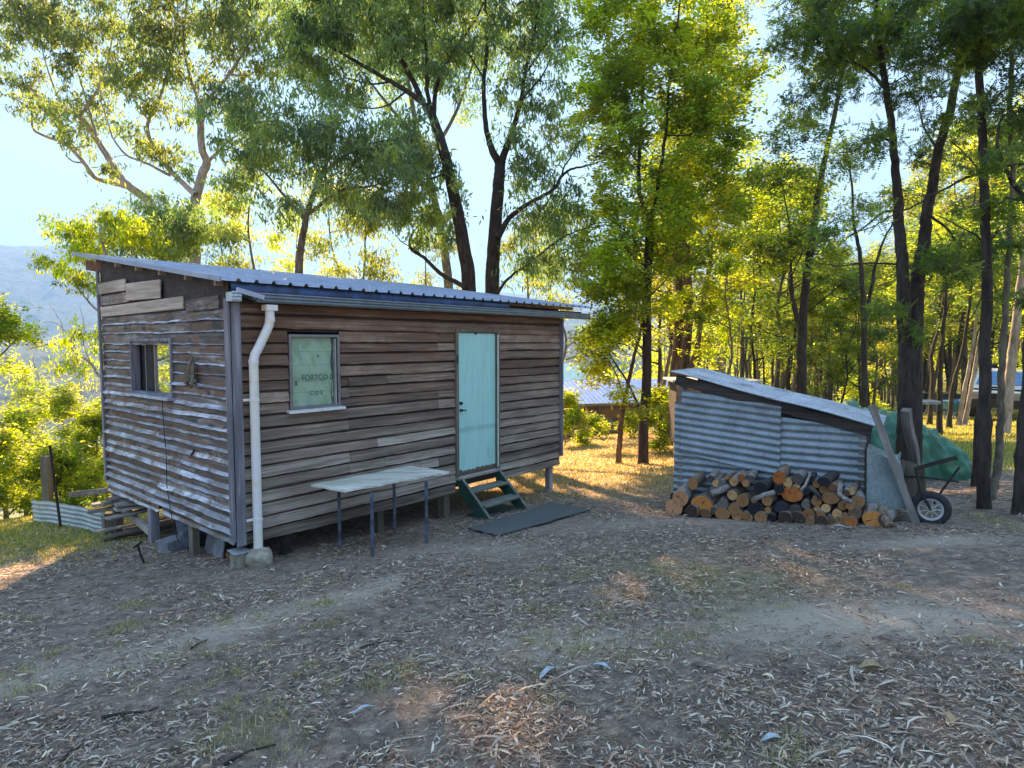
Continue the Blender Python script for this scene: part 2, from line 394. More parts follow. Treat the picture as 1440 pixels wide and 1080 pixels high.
def hillmat():
    m, nt, b = newmat('hill_forest'); v = mapping(nt, (1, 1, 1)); n1 = noise(nt, v, .05, 6, .7)
    nt.links.new(ramp(nt, n1, [(.35, (.02, .035, .015)), (.65, (.07, .10, .035))]), b.inputs['Base Color']); b.inputs['Roughness'].default_value = 1
    bump(nt, b, noise(nt, v, .12, 5, .7), 1, 6); return m
M['hill'] = hillmat()
# ------------------------------------------------------------------ ground and hills
def masks(x, y):
    n = fbm(x*.6, y*.6, 4, 40)
    # wheel tracks and trodden patches
    tr = np.exp(-(((y - (3.5 + .95*(x+3.2)))/.38)**2))*(x < -1.0)*.9
    tr = np.maximum(tr, np.exp(-((x-.35)**2/.5+(y-4.0)**2/.12)))
    tr = np.maximum(tr, np.exp(-((x-2.3)**2/1.2+(y-4.1)**2/.15)))
    tr = np.maximum(tr, np.exp(-((x+.6)**2/2.5+(y-6.6)**2/.15))*.5)
    tr = np.maximum(tr, np.exp(-((x-4.2)**2/.6+(y-6.0)**2/.05))*.8)
    tr = np.maximum(tr, np.exp(-((x-1.8)**2/3+(y-7.6)**2/.3))*.6)
    bare = np.clip(tr*(.55+.9*n), 0, 1)
    dry = np.clip((y-9.2-.25*np.maximum(0, x-3))/2.5, 0, 1)*np.clip((x+1.5)/1.5, 0, 1)*np.clip((9-x)/3, 0, 1)
    dry = dry*np.clip(.5+n, 0, 1)
    g = np.clip((y-.9*np.abs(x-9)-9.0)/2.0, 0, 1)*(x > 4)*np.clip((x-6)/3, 0, 1)
    g = np.maximum(g, np.clip((x-8)/2, 0, 1)*np.clip((y-8)/3, 0, 1))
    gl = np.clip((-x-4.6)/1.5, 0, 1)*np.clip((y-6.8)/1.6, 0, 1)*(x < -4)
    g = np.maximum(g, gl)*np.clip(.35+1.1*n, 0, 1)
    g = np.maximum(g, np.exp(-((x-1.3)**2/1.3+(y-5.4)**2/.8))*np.clip((n-.42)*4, 0, 1)*.55)
    g = np.maximum(g, np.exp(-((x+2.0)**2/3+(y-4.4)**2/.5))*np.clip((n-.42)*4, 0, 1)*.5)
    g = np.where(np.hypot(x, y) > 26, np.maximum(g, .55), g)
    return bare*(1-g), dry, np.clip(g, 0, 1)
nr, na = 470, 760
rr = np.concatenate([[0.0], .35*(4200/.35)**(np.arange(nr)/(nr-1))]); aa = np.linspace(0, 2*np.pi, na, endpoint=False)
X = np.outer(rr, np.sin(aa)); Y = np.outer(rr, np.cos(aa)); Z = gz(X, Y)
V = np.stack([X, Y, Z], -1).reshape(-1, 3)
i = np.arange(nr)[:, None]; j = np.arange(na)[None, :]; j2 = (j+1) % na
F = np.stack([i*na+j, i*na+j2, (i+1)*na+j2, (i+1)*na+j], -1).reshape(-1, 4)[:, ::-1]
g = fast_mesh('ground', V, [F], M['ground'], smooth=True); props(g, kind='structure')
mk = np.stack(masks(V[:, 0], V[:, 1]) + (np.ones(len(V)),), -1).astype(np.float32)
ca = g.data.attributes.new('Mask', 'FLOAT_COLOR', 'POINT'); ca.data.foreach_set('color', mk.ravel())
def hills():
    na, nr = 620, 300
    az = np.linspace(R(-82), R(60), na); r = 260*(3600/260)**(np.arange(nr)/(nr-1))
    A, RR = np.meshgrid(az, r); X = RR*np.sin(A); Y = RR*np.cos(A)
    near = np.clip((RR-330)/620, 0, 1); near = near*near*(3-2*near)
    deg = np.degrees(A)
    z = -78 + near*(70+26*fbm(X/260, Y/260, 4, 5)+np.clip(deg+20, -20, 30)*.6)
    far = np.clip((RR-1150)/800, 0, 1); far = far*far*(3-2*far)
    sk = 185 + 26*(fbm(deg/5.0+3, deg*0, 4, 8)-.5)*2 - np.clip(deg+34, 0, 60)*2.6 - np.clip(-41-deg, 0, 30)*1.0
    z = z + far*(sk+45-z*1.0)*np.where(RR > 1150, 1, 0)
    z = z - near*np.where(RR < 1150, 1, 0)*0
    z = z + (14*(fbm(X/28, Y/28, 3, 11)-.5) + near*7*(fbm(X/9, Y/9, 2, 13)-.5))*(1-.5*far)
    z = np.where(RR > 2400, z-(RR-2400)*.05, z)
    V = np.stack([X, Y, z], -1).reshape(-1, 3); i = np.arange(nr-1)[:, None]; j = np.arange(na-1)[None, :]
    F = np.stack([i*na+j, i*na+j+1, (i+1)*na+j+1, (i+1)*na+j], -1).reshape(-1, 4)
    o = fast_mesh('hills', V, [F], M['hill'], smooth=True); props(o, kind='structure')
hills()

# ------------------------------------------------------------------ timber cabin (local frame: x along the front, y back along the left end)
CA = R(90-40.15); CO = (-2.862, 6.39, 0.0)
cabin = thing('timber_cabin', 'weathered timber cabin on stumps with a turquoise door and pale metal roof', 'cabin', CO, CA)
def cab(u, v, z):
    return np.array([CO[0]+u*math.cos(CA)-v*math.sin(CA), CO[1]+u*math.sin(CA)+v*math.cos(CA), z])
LU, LV = 5.7, 3.78
ZF, SL = 2.965, .1447
def zr(s): return ZF+SL*(s+.12)
rnd = random.Random(5)
def boards(axis, length, z0, ztop, nb, holes, seed, cup=.0, wob=.010, lip=.028, joints=True, lapm=0, flare=False):
    """overlapping weatherboards with wavy sawn lower edges; axis 0: outward is -y, axis 1: outward is -x"""
    rg = random.Random(seed); mb = MB(); zs = [z0]
    h = [(ztop(0)-z0)/nb*rg.uniform(.86, 1.14) for _ in range(nb)]
    k = (max(ztop(0), ztop(length))-z0)/sum(h)
    for a in h: zs.append(zs[-1]+a*k)
    for b_ in range(nb):
        za, zb = zs[b_], zs[b_+1]+.02
        cuts = [0, length]
        if joints:
            for _ in range(rg.choice([0, 1, 1, 2])): cuts.append(rg.choice([.245*length, .5*length, rg.uniform(.15, .85)*length]))
        cuts = sorted(set(cuts)); segs = []
        for a, b in zip(cuts[:-1], cuts[1:]):
            if b-a < .3: continue
            iv = [(a, b)]
            for (h0, h1, k0, k1) in holes:
                if (za+zb)/2 > k0 and (za+zb)/2 < k1:
                    iv = [q for p in iv for q in ((p[0], min(p[1], h0)), (max(p[0], h1), p[1])) if q[1]-q[0] > .02]
            segs += iv
        for a, b in segs:
            mb.tone = rg.random(); n = max(2, int((b-a)/.07)); P = []; tilt = rg.uniform(-.006, .006); off = rg.uniform(0, 50); lp = lip*rg.uniform(.7, 1.35)
            us = np.linspace(a+.002, b-.002, n+1); ff = rg.uniform(.12, .36) if za < 2.0 else rg.uniform(.08, .2); lp = lp if not flare else lip*(rg.uniform(.5, 1.15) if za < 2.0 else rg.uniform(.3, .55))
            e1 = (fbm(us*2.2+off, us*0+b_, 3, seed)-.5)*2*wob; e2 = (fbm(us*11+off, us*0+b_, 2, seed+3)-.5)*wob
            o1 = (fbm(us*1.6+off, us*0, 3, seed+7)-.5)*.02
            rows = [[], [], [], [], []]; wv = (fbm(us*6+off, us*0+b_*3, 3, seed+9)-.5)*.05
            for i_, u in enumerate(us):
                zt = ztop(u); lo = za+e1[i_]+e2[i_]+tilt*(u-a); hi = zb
                if lo > zt-.01: lo = zt-.01
                hi = min(hi, zt)
                o = lp+o1[i_]*.8; H_ = hi-lo
                pr = ((.0, lo+.004), (o, lo), (o*.62+cup, lo+H_*.42), (o*.25, lo+H_*(.70+wv[i_])), (-.010, hi)) if not flare else ((.0, lo+.004), (o, lo), (o*.36, lo+H_*(ff+wv[i_]*1.3)), (.010, lo+H_*.62), (-.010, hi))
                for r_, (oo, zz) in enumerate(pr):
                    rows[r_].append((u, -oo, zz) if axis == 0 else (-oo, u, zz))
            if max(p[2] for p in rows[3])-min(p[2] for p in rows[1]) < .02: continue
            G_ = rows if axis == 0 else [list(reversed(r_)) for r_ in rows]; cutr = 2 if flare else 3
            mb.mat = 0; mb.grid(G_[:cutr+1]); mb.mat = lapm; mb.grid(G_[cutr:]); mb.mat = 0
    return mb
DU0, DU1, DZ0, DZ1 = 3.22, 4.03, .44, 2.50
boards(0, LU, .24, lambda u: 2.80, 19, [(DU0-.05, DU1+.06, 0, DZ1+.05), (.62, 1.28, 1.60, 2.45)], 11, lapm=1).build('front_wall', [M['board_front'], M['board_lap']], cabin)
ztop = lambda s: 2.84+.145*s-.12 if s > 0 else 2.72
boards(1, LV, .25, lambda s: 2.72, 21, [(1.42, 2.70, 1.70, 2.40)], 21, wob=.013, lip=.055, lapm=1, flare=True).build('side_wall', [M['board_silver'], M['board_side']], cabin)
# gable strip under the roof on the left end
mb = MB(); mb.tone = .3
mb.prism([(-.004, .02, 2.71), (-.004, LV, 2.71), (-.004, LV, zr(LV)-.012), (-.004, .02, zr(.02)-.012)], (.03, 0, 0)); mb.build('gable_panel', M['darkwood'], cabin)
for k, (a, b, z0, z1, o, tl) in enumerate([(2.72, 3.74, 3.02, 3.17, .036, .0), (1.62, 2.70, 2.88, 3.10, .040, .01), (1.05, 3.74, 2.72, 2.86, .020, .0), (2.68, 3.75, 2.87, 3.00, .018, 0), (.20, 1.0, 2.70, 2.83, .014, 0)]):
    mb = MB(); mb.tone = rnd.random(); mb.box((-o, (a+b)/2, (z0+z1)/2), (.02, b-a, z1-z0), Matrix.Rotation(tl*2-.005*k, 3, 'X'), .004)
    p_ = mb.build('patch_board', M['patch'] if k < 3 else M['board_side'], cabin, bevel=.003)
# dark inner lining so gaps read dark
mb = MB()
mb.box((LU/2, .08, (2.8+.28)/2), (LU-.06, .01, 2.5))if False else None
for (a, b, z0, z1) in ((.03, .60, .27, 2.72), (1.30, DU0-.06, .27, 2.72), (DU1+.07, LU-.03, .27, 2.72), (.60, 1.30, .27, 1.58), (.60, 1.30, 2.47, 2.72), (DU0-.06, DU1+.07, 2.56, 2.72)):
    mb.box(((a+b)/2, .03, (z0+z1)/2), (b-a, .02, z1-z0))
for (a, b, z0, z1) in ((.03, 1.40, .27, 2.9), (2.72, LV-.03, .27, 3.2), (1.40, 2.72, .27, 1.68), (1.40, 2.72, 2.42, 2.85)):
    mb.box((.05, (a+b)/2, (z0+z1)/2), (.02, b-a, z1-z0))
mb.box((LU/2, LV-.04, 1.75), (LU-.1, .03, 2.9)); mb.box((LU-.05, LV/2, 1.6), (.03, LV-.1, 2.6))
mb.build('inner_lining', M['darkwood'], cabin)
boards(0, LU, .24, lambda u: 3.3, 20, [], 31).build('back_wall', M['board_front'], cabin).matrix_local = Matrix.Translation((LU, LV, 0)) @ Matrix.Rotation(math.pi, 4, 'Z')
e_ = boards(1, LV, .25, lambda s: 2.75, 18, [], 41).build('right_wall', M['board_side'], cabin); e_.matrix_local = Matrix.Translation((LU, LV, 0)) @ Matrix.Rotation(math.pi, 4, 'Z')
mb = MB(); mb.box((LU/2, LV/2, .33), (LU-.06, LV-.06, .10)); mb.build('floor', M['darkwood'], cabin)
# corner boards
for (x, y, sx, sy, z0, z1, mt) in ((-.040, -.005, .025, .09, .30, 2.80, 'post'), (.030, -.045, .10, .025, .24, 2.76, 'post'), (LU+.0, -.035, .035, .09, .40, 2.76, 'post'), (-.035, LV+.0, .03, .07, .40, 3.35, 'post')):
    mb = MB(); mb.box((x, y, (z0+z1)/2), (sx, sy, z1-z0)); mb.build('corner_board', M[mt], cabin, bevel=.004)
prof = []; u = -.12; U1 = 6.42
while u < U1:
    prof += [(u, 0), (u+.130, 0), (u+.145, .030), (u+.172, .030), (u+.187, 0)]; u += .19
mb = MB(); ss = [-.12, .8, 1.7, 2.6, 3.5, 4.48]
mb.grid([[(a, s, zr(s)+h) for a, h in prof] for s in ss]); mb.build('roof', M['roof'], cabin, solid=.004)
mb = MB(); mb.box((-.135, 2.18, zr(2.18)+.012), (.02, 4.6, .05), Matrix.Rotation(math.atan(SL), 3, 'X')); mb.build('roof_edge_trim', M['roof'], cabin)
for s in (.15, .85, 1.55, 2.25, 2.95, 3.7):
    mb = MB(); mb.box((3.1, s, zr(s)-.045), (6.36, .045, .05), Matrix.Rotation(math.atan(SL), 3, 'X')); mb.build('purlin', M['patch'], cabin)
for u in (.03, 1.4, 2.8, 4.2, 5.66):
    mb = MB(); s0, s1 = (.0, 4.35) if u > .1 else (3.74, 4.40); sm = (s0+s1)/2
    mb.box((u, sm, zr(sm)-.135), (.05, s1-s0, .14), Matrix.Rotation(math.atan(SL), 3, 'X')); mb.build('rafter', M['beam'], cabin)
# torn blue foil under the front edge of the roof
mb = MB(); n = 60; rows = [[], [], []]
for i_ in range(n+1):
    a = -.02+i_*(4.3/n); sag = .5*abs(math.sin(a*5))+.5*abs(math.sin(a*2.1+1)); q = 1-a/4.6
    rows[0].append((a, -.06, 2.955)); rows[1].append((a, -.085+.01*sag, 2.915-.02*sag*q)); rows[2].append((a, -.065, 2.875-.02*q))
mb.grid(rows); mb.build('sarking', M['sarking'], cabin, smooth=True)
# fascia, gutter and broken gutter end
mb = MB(); mb.box((3.15, -.035, 2.83), (6.3, .02, .13)); mb.build('fascia', M['darkwood'], cabin)
gp = [(-.055, 2.855), (-.06, 2.775), (-.10, 2.76), (-.165, 2.765), (-.172, 2.785), (-.166, 2.80), (-.176, 2.815), (-.170, 2.835), (-.18, 2.85), (-.172, 2.862), (-.165, 2.85), (-.155, 2.785), (-.10, 2.775), (-.07, 2.787), (-.065, 2.855)]
mb = MB(); mb.prism([(.20, y, z) for y, z in gp], (6.18, 0, 0)); mb.build('gutter', M['gutter'], cabin)
mb = MB(); mb.prism([(-.06, y, z) for y, z in gp], (.10, 0, 0)); mb.box((-.062, -.115, 2.81), (.006, .12, .09)); mb.build('gutter_end', M['galv_low'], cabin)
mb = MB(); mb.box((6.385, -.115, 2.812), (.008, .12, .10)); mb.build('gutter_cap', M['gutter'], cabin)
mb = MB(); mb.box((.13, -.175, 2.845), (.30, .012, .05), Matrix.Rotation(.22, 3, 'Y')); mb.build('gutter_flap', M['flap'], cabin, bevel=.004)
mb = MB(); mb.box((.12, -.10, 2.80), (.22, .09, .01), Matrix.Rotation(.35, 3, 'Y')); mb.build('gutter_bracket', M['black'], cabin)
# downpipe
mb = MB()
mb.box((.365, -.115, 2.715), (.125, .105, .06)); r_ = .047
path = [(.365, -.115, 2.70), (.365, -.115, 2.60), (.355, -.113, 2.54), (.33, -.11, 2.48), (.24, -.10, 2.30), (.20, -.095, 2.23), (.185, -.092, 2.17), (.183, -.092, 1.6), (.183, -.09, .1)]
mb.tube(path, [r_]*9, 16)
for z in (2.155, 2.59): mb.tube([(.184 if z < 2.5 else .365, -.093 if z < 2.5 else -.115, z-.02), (.184 if z < 2.5 else .365, -.093 if z < 2.5 else -.115, z+.02)], r_+.004, 16)
mb.build('downpipe', M['pvc'], cabin, smooth=True).modifiers.new('e', 'EDGE_SPLIT').split_angle = R(35)
for z, x in ((1.76, .13), (.50, .13)):
    mb = MB(); mb.tube([(.183, -.092, z-.014), (.183, -.092, z+.014)], r_+.005, 16); mb.box((.183-.075, -.06, z), (.06, .02, .026)); mb.build('pipe_clip', M['pvc'], cabin)
# stumps
for k, (u, v, sz, zt, mt) in enumerate([(.03, .02, .14, .17, 'stump_wood'), (1.9, .10, .10, .26, 'stump_wood'), (3.05, .10, .12, .26, 'stump_wood'), (5.55, .10, .10, .28, 'post'), (.05, 1.15, .09, .26, 'stump_wood'), (.05, 2.35, .11, .27, 'post'), (.05, 3.65, .11, .27, 'stump_wood'), (1.9, 1.9, .11, .27, 'post'), (3.8, 1.9, .11, .27, 'post'), (5.5, 3.6, .11, .27, 'post'), (3.4, 3.65, .11, .27, 'post'), (.6, .1, .1, .26, 'darkwood')]):
    P = cab(u, v, 0); zb = float(gz(P[0], P[1]))-.12
    mb = MB(); mb.tone = rnd.random(); mb.box((u, v, (zb+zt)/2), (sz, sz, zt-zb), None, .004); o = mb.build('stump', M[mt], cabin, bevel=.006)
    if k in (0, 4, 2):
        mb = MB(); mb.box((u, v, zt+.006), (sz+.035, sz+.035, .008), Matrix.Rotation(.08, 3, 'X')); mb.build('ant_cap', M['galv_low'], o)
# front louvre window
def framebox(mb, u0, u1, z0, z1, t, y, d, axis=0):
    for (a, b, c, e) in ((u0, u0+t, z0, z1), (u1-t, u1, z0, z1), (u0+t, u1-t, z0, z0+t), (u0+t, u1-t, z1-t, z1)):
        if axis == 0: mb.box(((a+b)/2, y, (c+e)/2), (b-a, d, e-c))
        else: mb.box((y, (a+b)/2, (c+e)/2), (d, b-a, e-c))
win = bpy.data.objects.new('louvre_window', None); link(win, cabin)
mb = MB(); framebox(mb, .625, 1.275, 1.605, 2.445, .035, .0, .07); mb.build('window_frame', M['alu'], win, bevel=.004)
mb = MB(); mb.box((1.215, -.005, 2.02), (.012, .05, .76)); mb.build('window_channel', M['rim'], win)
mb = MB(); mb.box((.95, -.045, 1.59), (.72, .07, .028), Matrix.Rotation(.1, 3, 'X')); mb.build('window_sill', M['white'], win)
for k in range(5):
    z = 1.72+k*.152; mb = MB(); mb.box((.935, .0, z), (.555, .006, .158), Matrix.Rotation(-.10, 3, 'X')); mb.build('louvre_slat', M['louvre'], win)
mb = MB(); n = 16
mb.grid([[(.65+i_*.55/n, .045+.012*math.sin(i_*1.1+j_*.9), 1.63+j_*.79/n) for i_ in range(n+1)] for j_ in range(n+1)]); mb.build('plastic_sheet', M['wrap'], win, smooth=True)
def tear(pts):
    mb = MB(); b = [(x-w_, .028, z) for x, z, w_ in pts]+[(x+w_, .028, z) for x, z, w_ in reversed(pts)]
    mb.prism(b, (0, -.002, 0)); mb.build('sheet_tear', M['tear'], win)
tear([(.985, 2.22, .004), (.975, 2.15, .008)]); tear([(.99, 2.12, .007), (1.0, 2.05, .009), (.995, 1.97, .006)])
tear([(1.035, 1.95, .006), (1.025, 1.88, .01), (.99, 1.82, .016), (.975, 1.80, .012)]); tear([(.92, 1.78, .006), (.905, 1.65, .012)]); tear([(.79, 2.34, .014), (.80, 2.24, .014), (.83, 2.14, .012)])
tear([(1.20, 1.93, .004), (1.20, 1.72, .007)])
def text(s, loc, size, parent, mat, rot=(math.pi/2, 0, 0)):
    c = bpy.data.curves.new('printed_text', 'FONT'); c.body = s; c.size = size; c.offset = .002; c.materials.append(mat)
    q = bpy.data.objects.new('tmp', c); S.collection.objects.link(q); bpy.context.view_layer.update()
    me = bpy.data.meshes.new_from_object(q.evaluated_get(bpy.context.evaluated_depsgraph_get())); bpy.data.objects.remove(q); bpy.data.curves.remove(c)
    if not me.materials: me.materials.append(mat)
    o = link(bpy.data.objects.new('printed_text', me), parent); o.location = loc; o.rotation_euler = rot; return o
text('FORTCO D', (.80, .024, 1.925), .085, win, M['print']); text('C O 3', (.90, .024, 1.755), .065, win, M['print'])
mb = MB()
for z in (1.915, 1.993): mb.box((.955, .027, z), (.28, .001, .004))
mb.box((1.02, .027, 2.20), (.022, .001, .028)); mb.box((.735, .027, 1.90), (.03, .001, .06)); mb.build('printed_line', M['print'], win)
# side window: dark open half and reflecting pane
sw = bpy.data.objects.new('side_window', None); link(sw, cabin)
mb = MB(); framebox(mb, 1.42, 2.70, 1.695, 2.405, .04, .02, .11, 1); mb.build('window_frame', M['post'], sw, bevel=.004)
mb = MB(); mb.box((-.05, 2.06, 1.69), (.09, 1.32, .03)); mb.build('window_sill', M['flap'], sw)
mb = MB(); mb.box((.03, 2.03, 2.05), (.03, .03, .64)); mb.box((.03, 2.33, 2.05), (.02, .02, .64)); mb.build('sliding_frame', M['alu'], sw)
mb = MB(); mb.box((.035, 1.74, 2.05), (.006, .55, .64)); mb.build('glass_pane', M['glass_mirror'], sw)
mb = MB(); mb.box((.09, 2.35, 2.05), (.005, .66, .66)); mb.build('dark_interior', M['black'], sw)  # black sheet stands in for the room's shade behind the open half
# door
mb = MB(); mb.box((DU0-.025, -.005, (DZ0+DZ1)/2), (.05, .09, DZ1-DZ0+.04)); mb.box((DU1+.03, -.01, (DZ0+DZ1)/2), (.055, .10, DZ1-DZ0+.04)); mb.box(((DU0+DU1)/2, -.006, DZ1+.022), (DU1-DU0+.10, .09, .04))
mb.build('door_frame', M['stump_wood'], cabin, bevel=.003)
mb = MB(); mb.box((DU1-.004+.012, -.062, 1.47), (.012, .012, 2.0)); mb.build('frame_edge', M['white'], cabin)
mb = MB(); mb.box(((DU0+DU1)/2, -.03, DZ0-.02), (DU1-DU0+.12, .13, .035), Matrix.Rotation(.05, 3, 'X')); mb.build('door_sill', M['patch'], cabin, bevel=.003)
mb = MB(); mb.box(((DU0+DU1)/2, .035, DZ0-.09), (DU1-DU0+.12, .04, .10)); mb.build('door_bearer', M['darkwood'], cabin)
door = MB(); door.box(((DU0+DU1)/2, .0, (DZ0+DZ1)/2), (DU1-DU0-.012, .036, DZ1-DZ0-.012)); door = door.build('door', M['door'], cabin, bevel=.003)
mb = MB(); mb.tube([(DU0+.055, -.018, 1.49), (DU0+.055, -.05, 1.49)], .022, 12); mb.build('lock', M['black'], door)
mb = MB(); mb.tube([(DU0+.055, -.018, 1.39), (DU0+.055, -.055, 1.39)], .018, 12); mb.tube([(DU0+.055, -.05, 1.39), (DU0+.14, -.055, 1.385)], .009, 8); mb.build('handle', M['black'], door)
mb = MB(); mb.box((DU0+.375, -.020, DZ1-.02), (.05, .006, .02)); mb.box((DU0-.03, -.055, 2.12), (.02, .01, .12)); mb.build('hook', M['black'], door)
# cable hanging from the side window
mb = MB(); mb.tube([(-.07, 1.62, 1.70), (-.062, 1.63, 1.66), (-.05, 1.66, 1.5), (-.052, 1.60, 1.0), (-.05, 1.62, .6), (-.055, 1.50, .3), (-.07, 1.42, .2), (-.06, 1.3, 0.0)], .005, 6); mb.build('cable', M['black'], cabin)
# a knotty bark remnant nailed on the left wall
mb = MB()
for k in range(9): mb.tube([(-.045, .86+rnd.uniform(-.1, .1), 2.10+rnd.uniform(-.08, .1)), (-.075, .84+rnd.uniform(-.12, .12), 1.98+rnd.uniform(-.08, .05)), (-.05, .80+rnd.uniform(-.1, .1), 1.88+rnd.uniform(-.06, .05))], [.012, .022, .006], 6)
mb.build('bark_remnant', M['bark_mid'], cabin)

# ------------------------------------------------------------------ steps, mat, table, rock
st = thing('wooden_steps', 'dark green wooden steps with worn grey treads below the turquoise door', 'steps', cab(3.62, -.03, 0), CA)
zg = -.10
for sx in (-.40, .40):
    mb = MB(); A = [(sx-.018, .0, .42), (sx-.018, -.07, .42), (sx-.018, -.62, zg+.02), (sx-.018, -.60, zg-.01), (sx-.018, -.42, zg-.02), (sx-.018, -.02, .20)]
    mb.prism(A, (.036, 0, 0)); o = mb.build('stringer', M['green_paint'], st, bevel=.003)
    mb = MB(); mb.bar((sx, -.078, .425), (sx, -.628, zg+.022), .042, .008, (1, 0, 0)) if False else mb.bar((sx, -.078, .424), (sx, -.628, zg+.026), .044, .01); mb.build('worn_edge', M['tread'], o)
for y, z in ((-.17, .25), (-.40, .08)):
    mb = MB(); mb.box((0, y, z), (.78, .20, .035)); mb.build('tread', M['tread'], st, bevel=.004)
mb = MB(); mb.box((0, -.28, zg+.012), (.76, .30, .02), Matrix.Rotation(-.05, 3, 'X')); mb.build('base_board', M['green_paint'], st)
# flat mat on the ground
P0 = [gh(657, 746), gh(697, 756), gh(830, 719), gh(775, 709)]
mb = MB(); rows = []
for i_ in range(9):
    row = []
    for j_ in range(9):
        s, t = i_/8, j_/8; p = (P0[0]*(1-s)+P0[1]*s)*(1-t)+(P0[3]*(1-s)+P0[2]*s)*t
        row.append((p[0], p[1], float(gz(p[0], p[1]))+.028+.006*math.sin(i_*2+j_)))
    rows.append(row)
mb.grid(rows); o = mb.build('doormat', M['mat'], solid=.012); props(o, 'long flat grey-green mat on the dirt in front of the steps', 'mat')
# table
zt = .785
tb = thing('work_table', 'rough plank table with blue metal legs against the front of the cabin', 'table', (0, 0, 0), 0)
def tpt(px, py): r = ray(px, py); t = (zt-EYE)/r[2]; return np.array([0, 0, EYE])+r*t
c4 = [tpt(436, 683), tpt(487, 691), tpt(632, 664), tpt(575, 656)]
ctr = sum(c4)/4; tb.location = (ctr[0], ctr[1], float(gz(ctr[0], ctr[1]))); tloc = np.array(tb.location)
mb = MB(); n = 26; nn_ = 6; rows = []
for i_ in range(nn_+1):
    row = []
    for j_ in range(n+1):
        s, t = i_/nn_, j_/n; p = (c4[0]*(1-s)+c4[1]*s)*(1-t)+(c4[3]*(1-s)+c4[2]*s)*t
        jj = rnd.uniform(-.008, .008) if i_ in (0, nn_) or j_ in (0, n) else 0
        p = p-tloc+np.array([jj, jj, .004*math.sin(j_*.7+i_)-.012*t*(1-t)]); row.append(tuple(p))
    rows.append(row)
mb.grid(rows); mb.build('tabletop', M['tabletop'], tb, solid=.022)
for px, py, Yd, px2 in ((478, 770, 0, 478), (524, 783, 0, 522), (555, 752, 0, 553), (600, 764, 0, 598)):
    G = gh(px, py); top = at(px2, 690, G[1]); top[2] = zt-.012
    mb = MB(); mb.tube([np.array([G[0], G[1], float(gz(G[0], G[1]))-.04])-tloc, np.array([G[0]+.0, G[1], zt-.02])-tloc], .019, 10); mb.build('leg', M['leg_blue'], tb)
mb = MB(); f0 = c4[0]*.7+c4[1]*.3; f1 = c4[3]*.7+c4[2]*.3; h0 = c4[0]*.2+c4[1]*.8; h1 = c4[3]*.2+c4[2]*.8
for a, b in ((f0, f1), (h0, h1)): A = a*.93+b*.07-tloc; B = a*.07+b*.93-tloc; A[2] -= .03; B[2] -= .03; mb.bar(A, B, .03, .03)
mb.build('rail', M['rust'], tb)
def rock(name, label, loc, sz, mat, seed, cat='rock', group=None):
    bm = bmesh.new(); bmesh.ops.create_icosphere(bm, subdivisions=3, radius=1)
    for v_ in bm.verts:
        c = v_.co; k = 1+.28*(float(fbm(np.array(c.x*1.3+seed), np.array(c.y*1.3+c.z), 3, seed))-.5)*2
        m_ = max(abs(c.x), abs(c.y), abs(c.z)); c = c*(1-.5)+c/m_*.42; v_.co = Vector((c.x*sz[0]*k, c.y*sz[1]*k, c.z*sz[2]*k))
    me = bpy.data.meshes.new(name); bm.to_mesh(me); bm.free(); me.materials.append(mat)
    o = link(bpy.data.objects.new(name, me)); o.location = [float(a) for a in loc]; return props(o, label, cat, group)
G = gh(363, 797); rock('rock', 'squarish tan rock at the foot of the white downpipe', (G[0]-.01, G[1]+.08, G[2]+.07), (.145, .11, .11), M['rock'], 4)
G = gh(341, 795); rock('rock', 'small mossy stone wedged between the corner stump and the tan rock', (G[0], G[1]+.04, G[2]+.03), (.05, .05, .06), M['rock'], 9)

# ------------------------------------------------------------------ clutter below the left end
def boxthing(name, label, cat, c, sz, rz, mat, tilt=0, group=None, rx=0, bev=.004):
    mb = MB(); mb.tone = rnd.random(); mb.box((0, 0, 0), sz, None, min(sz)*.06); o = mb.build(name, mat, bevel=bev)
    o.location = [float(a) for a in c]; o.rotation_euler = (rx, tilt, rz); return props(o, label, cat, group)
desc = ['pale silver', 'brown split', 'dark grey', 'reddish', 'charcoal', 'grey cupped', 'tan', 'weathered', 'narrow brown', 'broad grey', 'dull orange', 'black-edged', 'short pale', 'splintered']
bear = ['topmost', 'second', 'third', 'fourth', 'fifth', 'sixth', 'seventh', 'eighth', 'ninth', 'tenth', 'eleventh', 'twelfth', 'thirteenth', 'fourteenth']
k = 0
zbase = float(gz(*cab(-.1, 3.3, 0)[:2]))
for lev in range(7):
    for col in range(2):
        u = .12+rnd.uniform(-.22, .2); v = 3.05+col*.36+rnd.uniform(-.05, .05); z = .20-lev*.052-(.20 if lev > 3 else 0)
        P = cab(u+.25, v, z)
        boxthing('plank', '%s plank stacked beneath the left end of the cabin, %s from the top' % (desc[k], bear[k]), 'plank', P, (rnd.uniform(.9, 1.5), rnd.uniform(.10, .2), rnd.uniform(.02, .04)), CA+rnd.uniform(-.35, .35), M['plank'], rnd.uniform(-.04, .04), 'planks stacked under the cabin'); k += 1
P = cab(.05, 3.05, -.02); boxthing('timber_bearer', 'long grey timber bearer holding up the stacked planks', 'timber', P, (1.3, .06, .09), CA+math.pi/2, M['patch'], -.16)
P = cab(-.05, 3.75, -.12); boxthing('timber_block', 'upright sunlit brown timber block under the far end of the planks', 'timber block', (P[0], P[1], float(gz(P[0], P[1]))+.13), (.12, .10, .34), CA, M['stump_wood'])
G = gh(236, 777); boxthing('concrete_block', 'hollow grey concrete block beside the blue-grey sack under the cabin', 'concrete block', (G[0], G[1]+.1, G[2]+.06), (.26, .2, .16), CA+.2, M['concrete'])
G = gh(252, 776)
